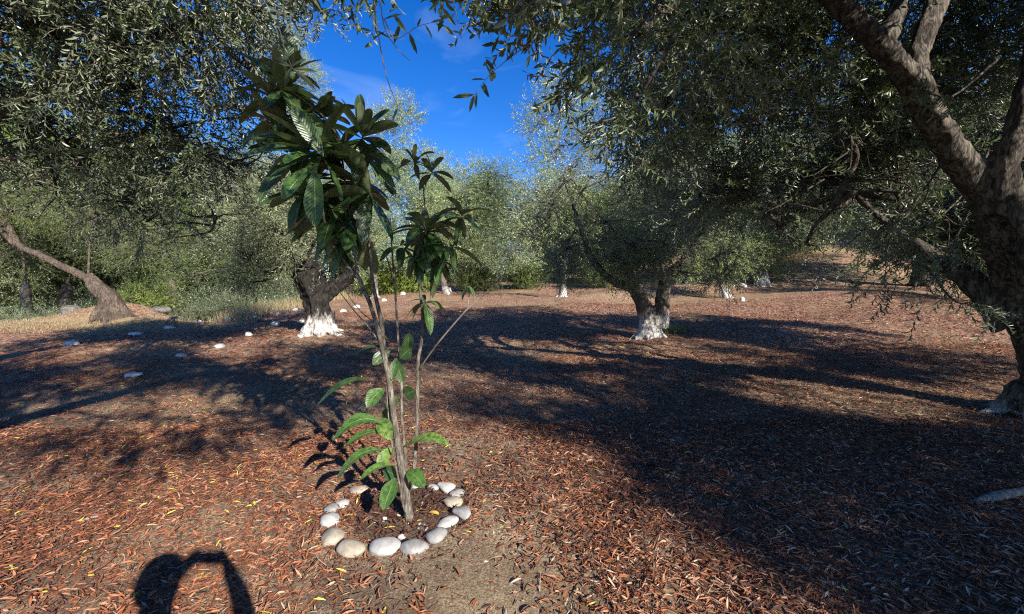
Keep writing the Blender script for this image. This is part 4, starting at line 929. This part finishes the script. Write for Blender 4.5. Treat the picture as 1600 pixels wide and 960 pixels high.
    for (x0, y0, a0), (x1, y1, a1) in (((566, 212, 0), (562, 147, 0)), ((567, 215, 0), (611, 172, -.05)), ((566, 235, 0), (608, 232, -.1)), ((575, 240, 0), (625, 282, 0)), ((575, 250, 0), (619, 310, .05)), ((490, 230, -.1), (376, 222, -.1)), ((490, 240, -.15), (378, 246, -.2)), ((455, 250, 0), (403, 318, -.1)), ((450, 110, 0), (445, 40, 0))):
        loquat_leaf(head, P(x0, y0, a0), P(x1, y1, a1), .1, .075, tone=rg.uniform(.05, .35), nrm=(rg.normal(0, .2), -.7, .6))
    rosette(right, 647, 252, .06, 9, .17, (-.2, -.1, 1), -40, 60, dk, W=.27, sag=.12)
    rosette(right, 675, 268, .05, 10, .17, (.3, -.1, 1), -60, 60, dk, W=.27, sag=.12)
    rosette(right, 667, 360, .1, 24, .25, (0, -.3, 1), -75, 35, (.1, .65), W=.28, sag=.14)
    rosette(right, 690, 405, .1, 12, .22, (.3, -.1, .8), -85, 0, (.1, .6), W=.28, sag=.14); rosette(right, 625, 385, .15, 9, .17, (-.4, 0, .8), -80, 20, (.1, .6), W=.27, sag=.14)
    rosette(right, 722, 336, .05, 12, .18, (.4, 0, 1), -60, 50, dk, W=.27, sag=.12)
    rosette(right, 708, 385, .05, 12, .18, (.3, 0, .8), -85, 10, (.1, .6), W=.27, sag=.14)
    rosette(right, 650, 400, .12, 10, .18, (-.3, 0, .8), -85, 10, (.1, .6), W=.27, sag=.14)
    rosette(right, 664, 472, .1, 9, .19, (0, -.4, .8), -75, 10, (.5, .8), W=.32, sag=.14)
    for p0, p1 in (((733, 447), (790, 446)), ((733, 447), (741, 468)), ((731, 449), (722, 470)), ((775, 443), (788, 456))):
        loquat_leaf(right, P(*p0, -.1), P(*p1, -.12), .1, .035, tone=.3)
    L_ = [((600, 664, -.03), (519, 691, -.12), .26, .085, .7, (0, -.55, .85)), ((598, 676, -.03), (537, 701, -.1), .16, .05, .6, (0, -.5, 1)), ((600, 704, -.05), (526, 748, -.15), .2, .065, .68, (0, -.5, 1)),
          ((616, 727, -.05), (562, 751, -.16), .16, .055, .8, (0, -.4, 1)), ((575, 592, 0), (493, 638, .0), .14, .065, .5, (0, -.5, 1)), ((600, 608, 0), (573, 638, -.1), .12, .09, .7, (0, -.8, .6)),
          ((618, 747, -.06), (599, 798, -.2), .05, .10, .7, (-.2, -.9, .6)), ((636, 736, .0), (664, 762, -.1), .08, .09, .7, (.2, -.8, .6)), ((627, 703, .05), (704, 697, -.1), .16, .075, .9, (0, -.5, 1)),
          ((590, 657, 0), (612, 688, -.1), .14, .09, .88, (0, -.9, .3)), ((612, 700, .02), (590, 728, -.05), .05, .07, .85, (0, -1, .2)), ((625, 560, .08), (643, 545, .05), .05, .09, .3, (0, -1, .2)),
          ((620, 560, .08), (612, 595, -.02), .03, .06, .4, (0, -1, .2)), ((610, 548, .02), (582, 570, -.02), .05, .07, .35, (0, -1, .2)), ((633, 620, .1), (648, 610, .06), .05, .09, .45, (0, -1, .3)),
          ((620, 640, .06), (596, 655, .1), .02, .07, .3, (0, -1, .3)), ((606, 545, .03), (556, 552, .05), .12, .03, .25, (0, -.5, 1)), ((636, 560, .12), (640, 520, .1), .05, .07, .3, (0, -1, 0)),
          ((617, 560, .08), (630, 600, .05), .04, .06, .3, (0, -1, .2)), ((604, 640, .0), (620, 620, .1), .04, .06, .4, (0, -1, .2)), ((622, 748, .05), (600, 735, .1), .08, .08, .4, (0, -1, .3))]
    for b0, t0, sag, W, tn, nr in L_:
        loquat_leaf(low, P(*b0), P(*t0), sag, W, nrm=nr, tone=tn)
    for acc in (head, right, low):
        o = acc.build('crown', [M['loquat']], root, smooth=True, uv=True, origin=B)
loquat()

# ------------------------------------------------------------------ THE PHOTOGRAPHER (stands behind the lens; only the shadow is in view)
def photographer():
    bm = bmesh.new(); ly = bm.verts.layers.skin.verify()
    def v(p, r, root=False):
        q = bm.verts.new(p); q[ly].radius = (r, r); q[ly].use_root = root; return q
    def chain(a, pts):
        for p, r in pts:
            b = v(p, r); bm.edges.new((a, b)); a = b
        return a
    Y = -.42
    pel = v((0, Y, .93), .15, True)
    ch = chain(pel, [((0, Y, 1.1), .135), ((0, Y, 1.3), .16)])
    chain(ch, [((0, Y+.01, 1.44), .06), ((0, Y+.03, 1.52), .055), ((0, Y+.045, 1.60), .088), ((0, Y+.045, 1.69), .078)])
    for s in (-1, 1):
        el = (s*.25, Y+.24, 1.22) if s > 0 else (s*.28, Y+.22, 1.22)
        h = chain(ch, [((s*.19, Y, 1.37), .07), (((s*.19+el[0])/2, Y+.12, 1.31), .062), (el, .055), ((s*.19, Y+.31, 1.40), .046), ((s*.125, -.085, 1.51), .034), ((s*.10, -.06, 1.54), .034)])
        for k in range(4):
            z = 1.575-.02*k; chain(h, [((s*.085, -.05, z), .0095), ((s*.066, -.035, z+.002), .008), ((s*.05, -.031, z+.003), .0065)])
        chain(h, [((s*.10, -.075, 1.535), .011), ((s*.075, -.07, 1.54), .009), ((s*.055, -.05, 1.545), .007)])
        chain(pel, [((s*.10, Y, .85), .095), ((s*.11, Y, .5), .062), ((s*.12, Y-.01, .25), .05), ((s*.12, Y-.02, .07), .042), ((s*.125, Y+.12, .035), .035)])
    me = bpy.data.meshes.new('person'); bm.to_mesh(me); bm.free(); me.materials.append(M['shirt'])
    o = bpy.data.objects.new('person', me); link(o); tag(o, 'person standing in a blue shirt, holding up a phone with both hands', 'person')
    sk = o.modifiers.new('skin', 'SKIN'); sk.use_smooth_shade = True; sb = o.modifiers.new('sub', 'SUBSURF'); sb.levels = 2; sb.render_levels = 2
    o.location = (0, 0, float(H(0, Y)))
    bm = bmesh.new(); bmesh.ops.create_uvsphere(bm, u_segments=24, v_segments=16, radius=.108)
    for q in list(bm.verts):
        if q.co.z < -.02 and q.co.y > .03: bm.verts.remove(q)
    hm = bpy.data.meshes.new('hair'); bm.to_mesh(hm); bm.free(); hm.materials.append(M['hair'])
    h = bpy.data.objects.new('hair', hm); link(h, o); h.location = (0, Y+.02, 1.67); h.scale = (.92, 1.05, 1.12)
    bm = bmesh.new(); bmesh.ops.create_cube(bm, size=1)
    for q in bm.verts: q.co = Vector((q.co.x*.155, q.co.y*.008, q.co.z*.075))
    bmesh.ops.bevel(bm, geom=bm.edges[:], offset=.003, segments=2, affect='EDGES')
    pm = bpy.data.meshes.new('phone'); bm.to_mesh(pm); bm.free(); pm.materials.append(M['phone'])
    p = bpy.data.objects.new('phone', pm); link(p); p.location = (0, -.06, 1.55); tag(p, 'dark phone held level at eye height between both hands', 'phone')
    s_ = build('screen', np.array([[-.072, -.0046, -.034], [.072, -.0046, -.034], [.072, -.0046, .034], [-.072, -.0046, .034]]), np.array([[0, 1, 2, 3]]), [M['screen']], p)
photographer()
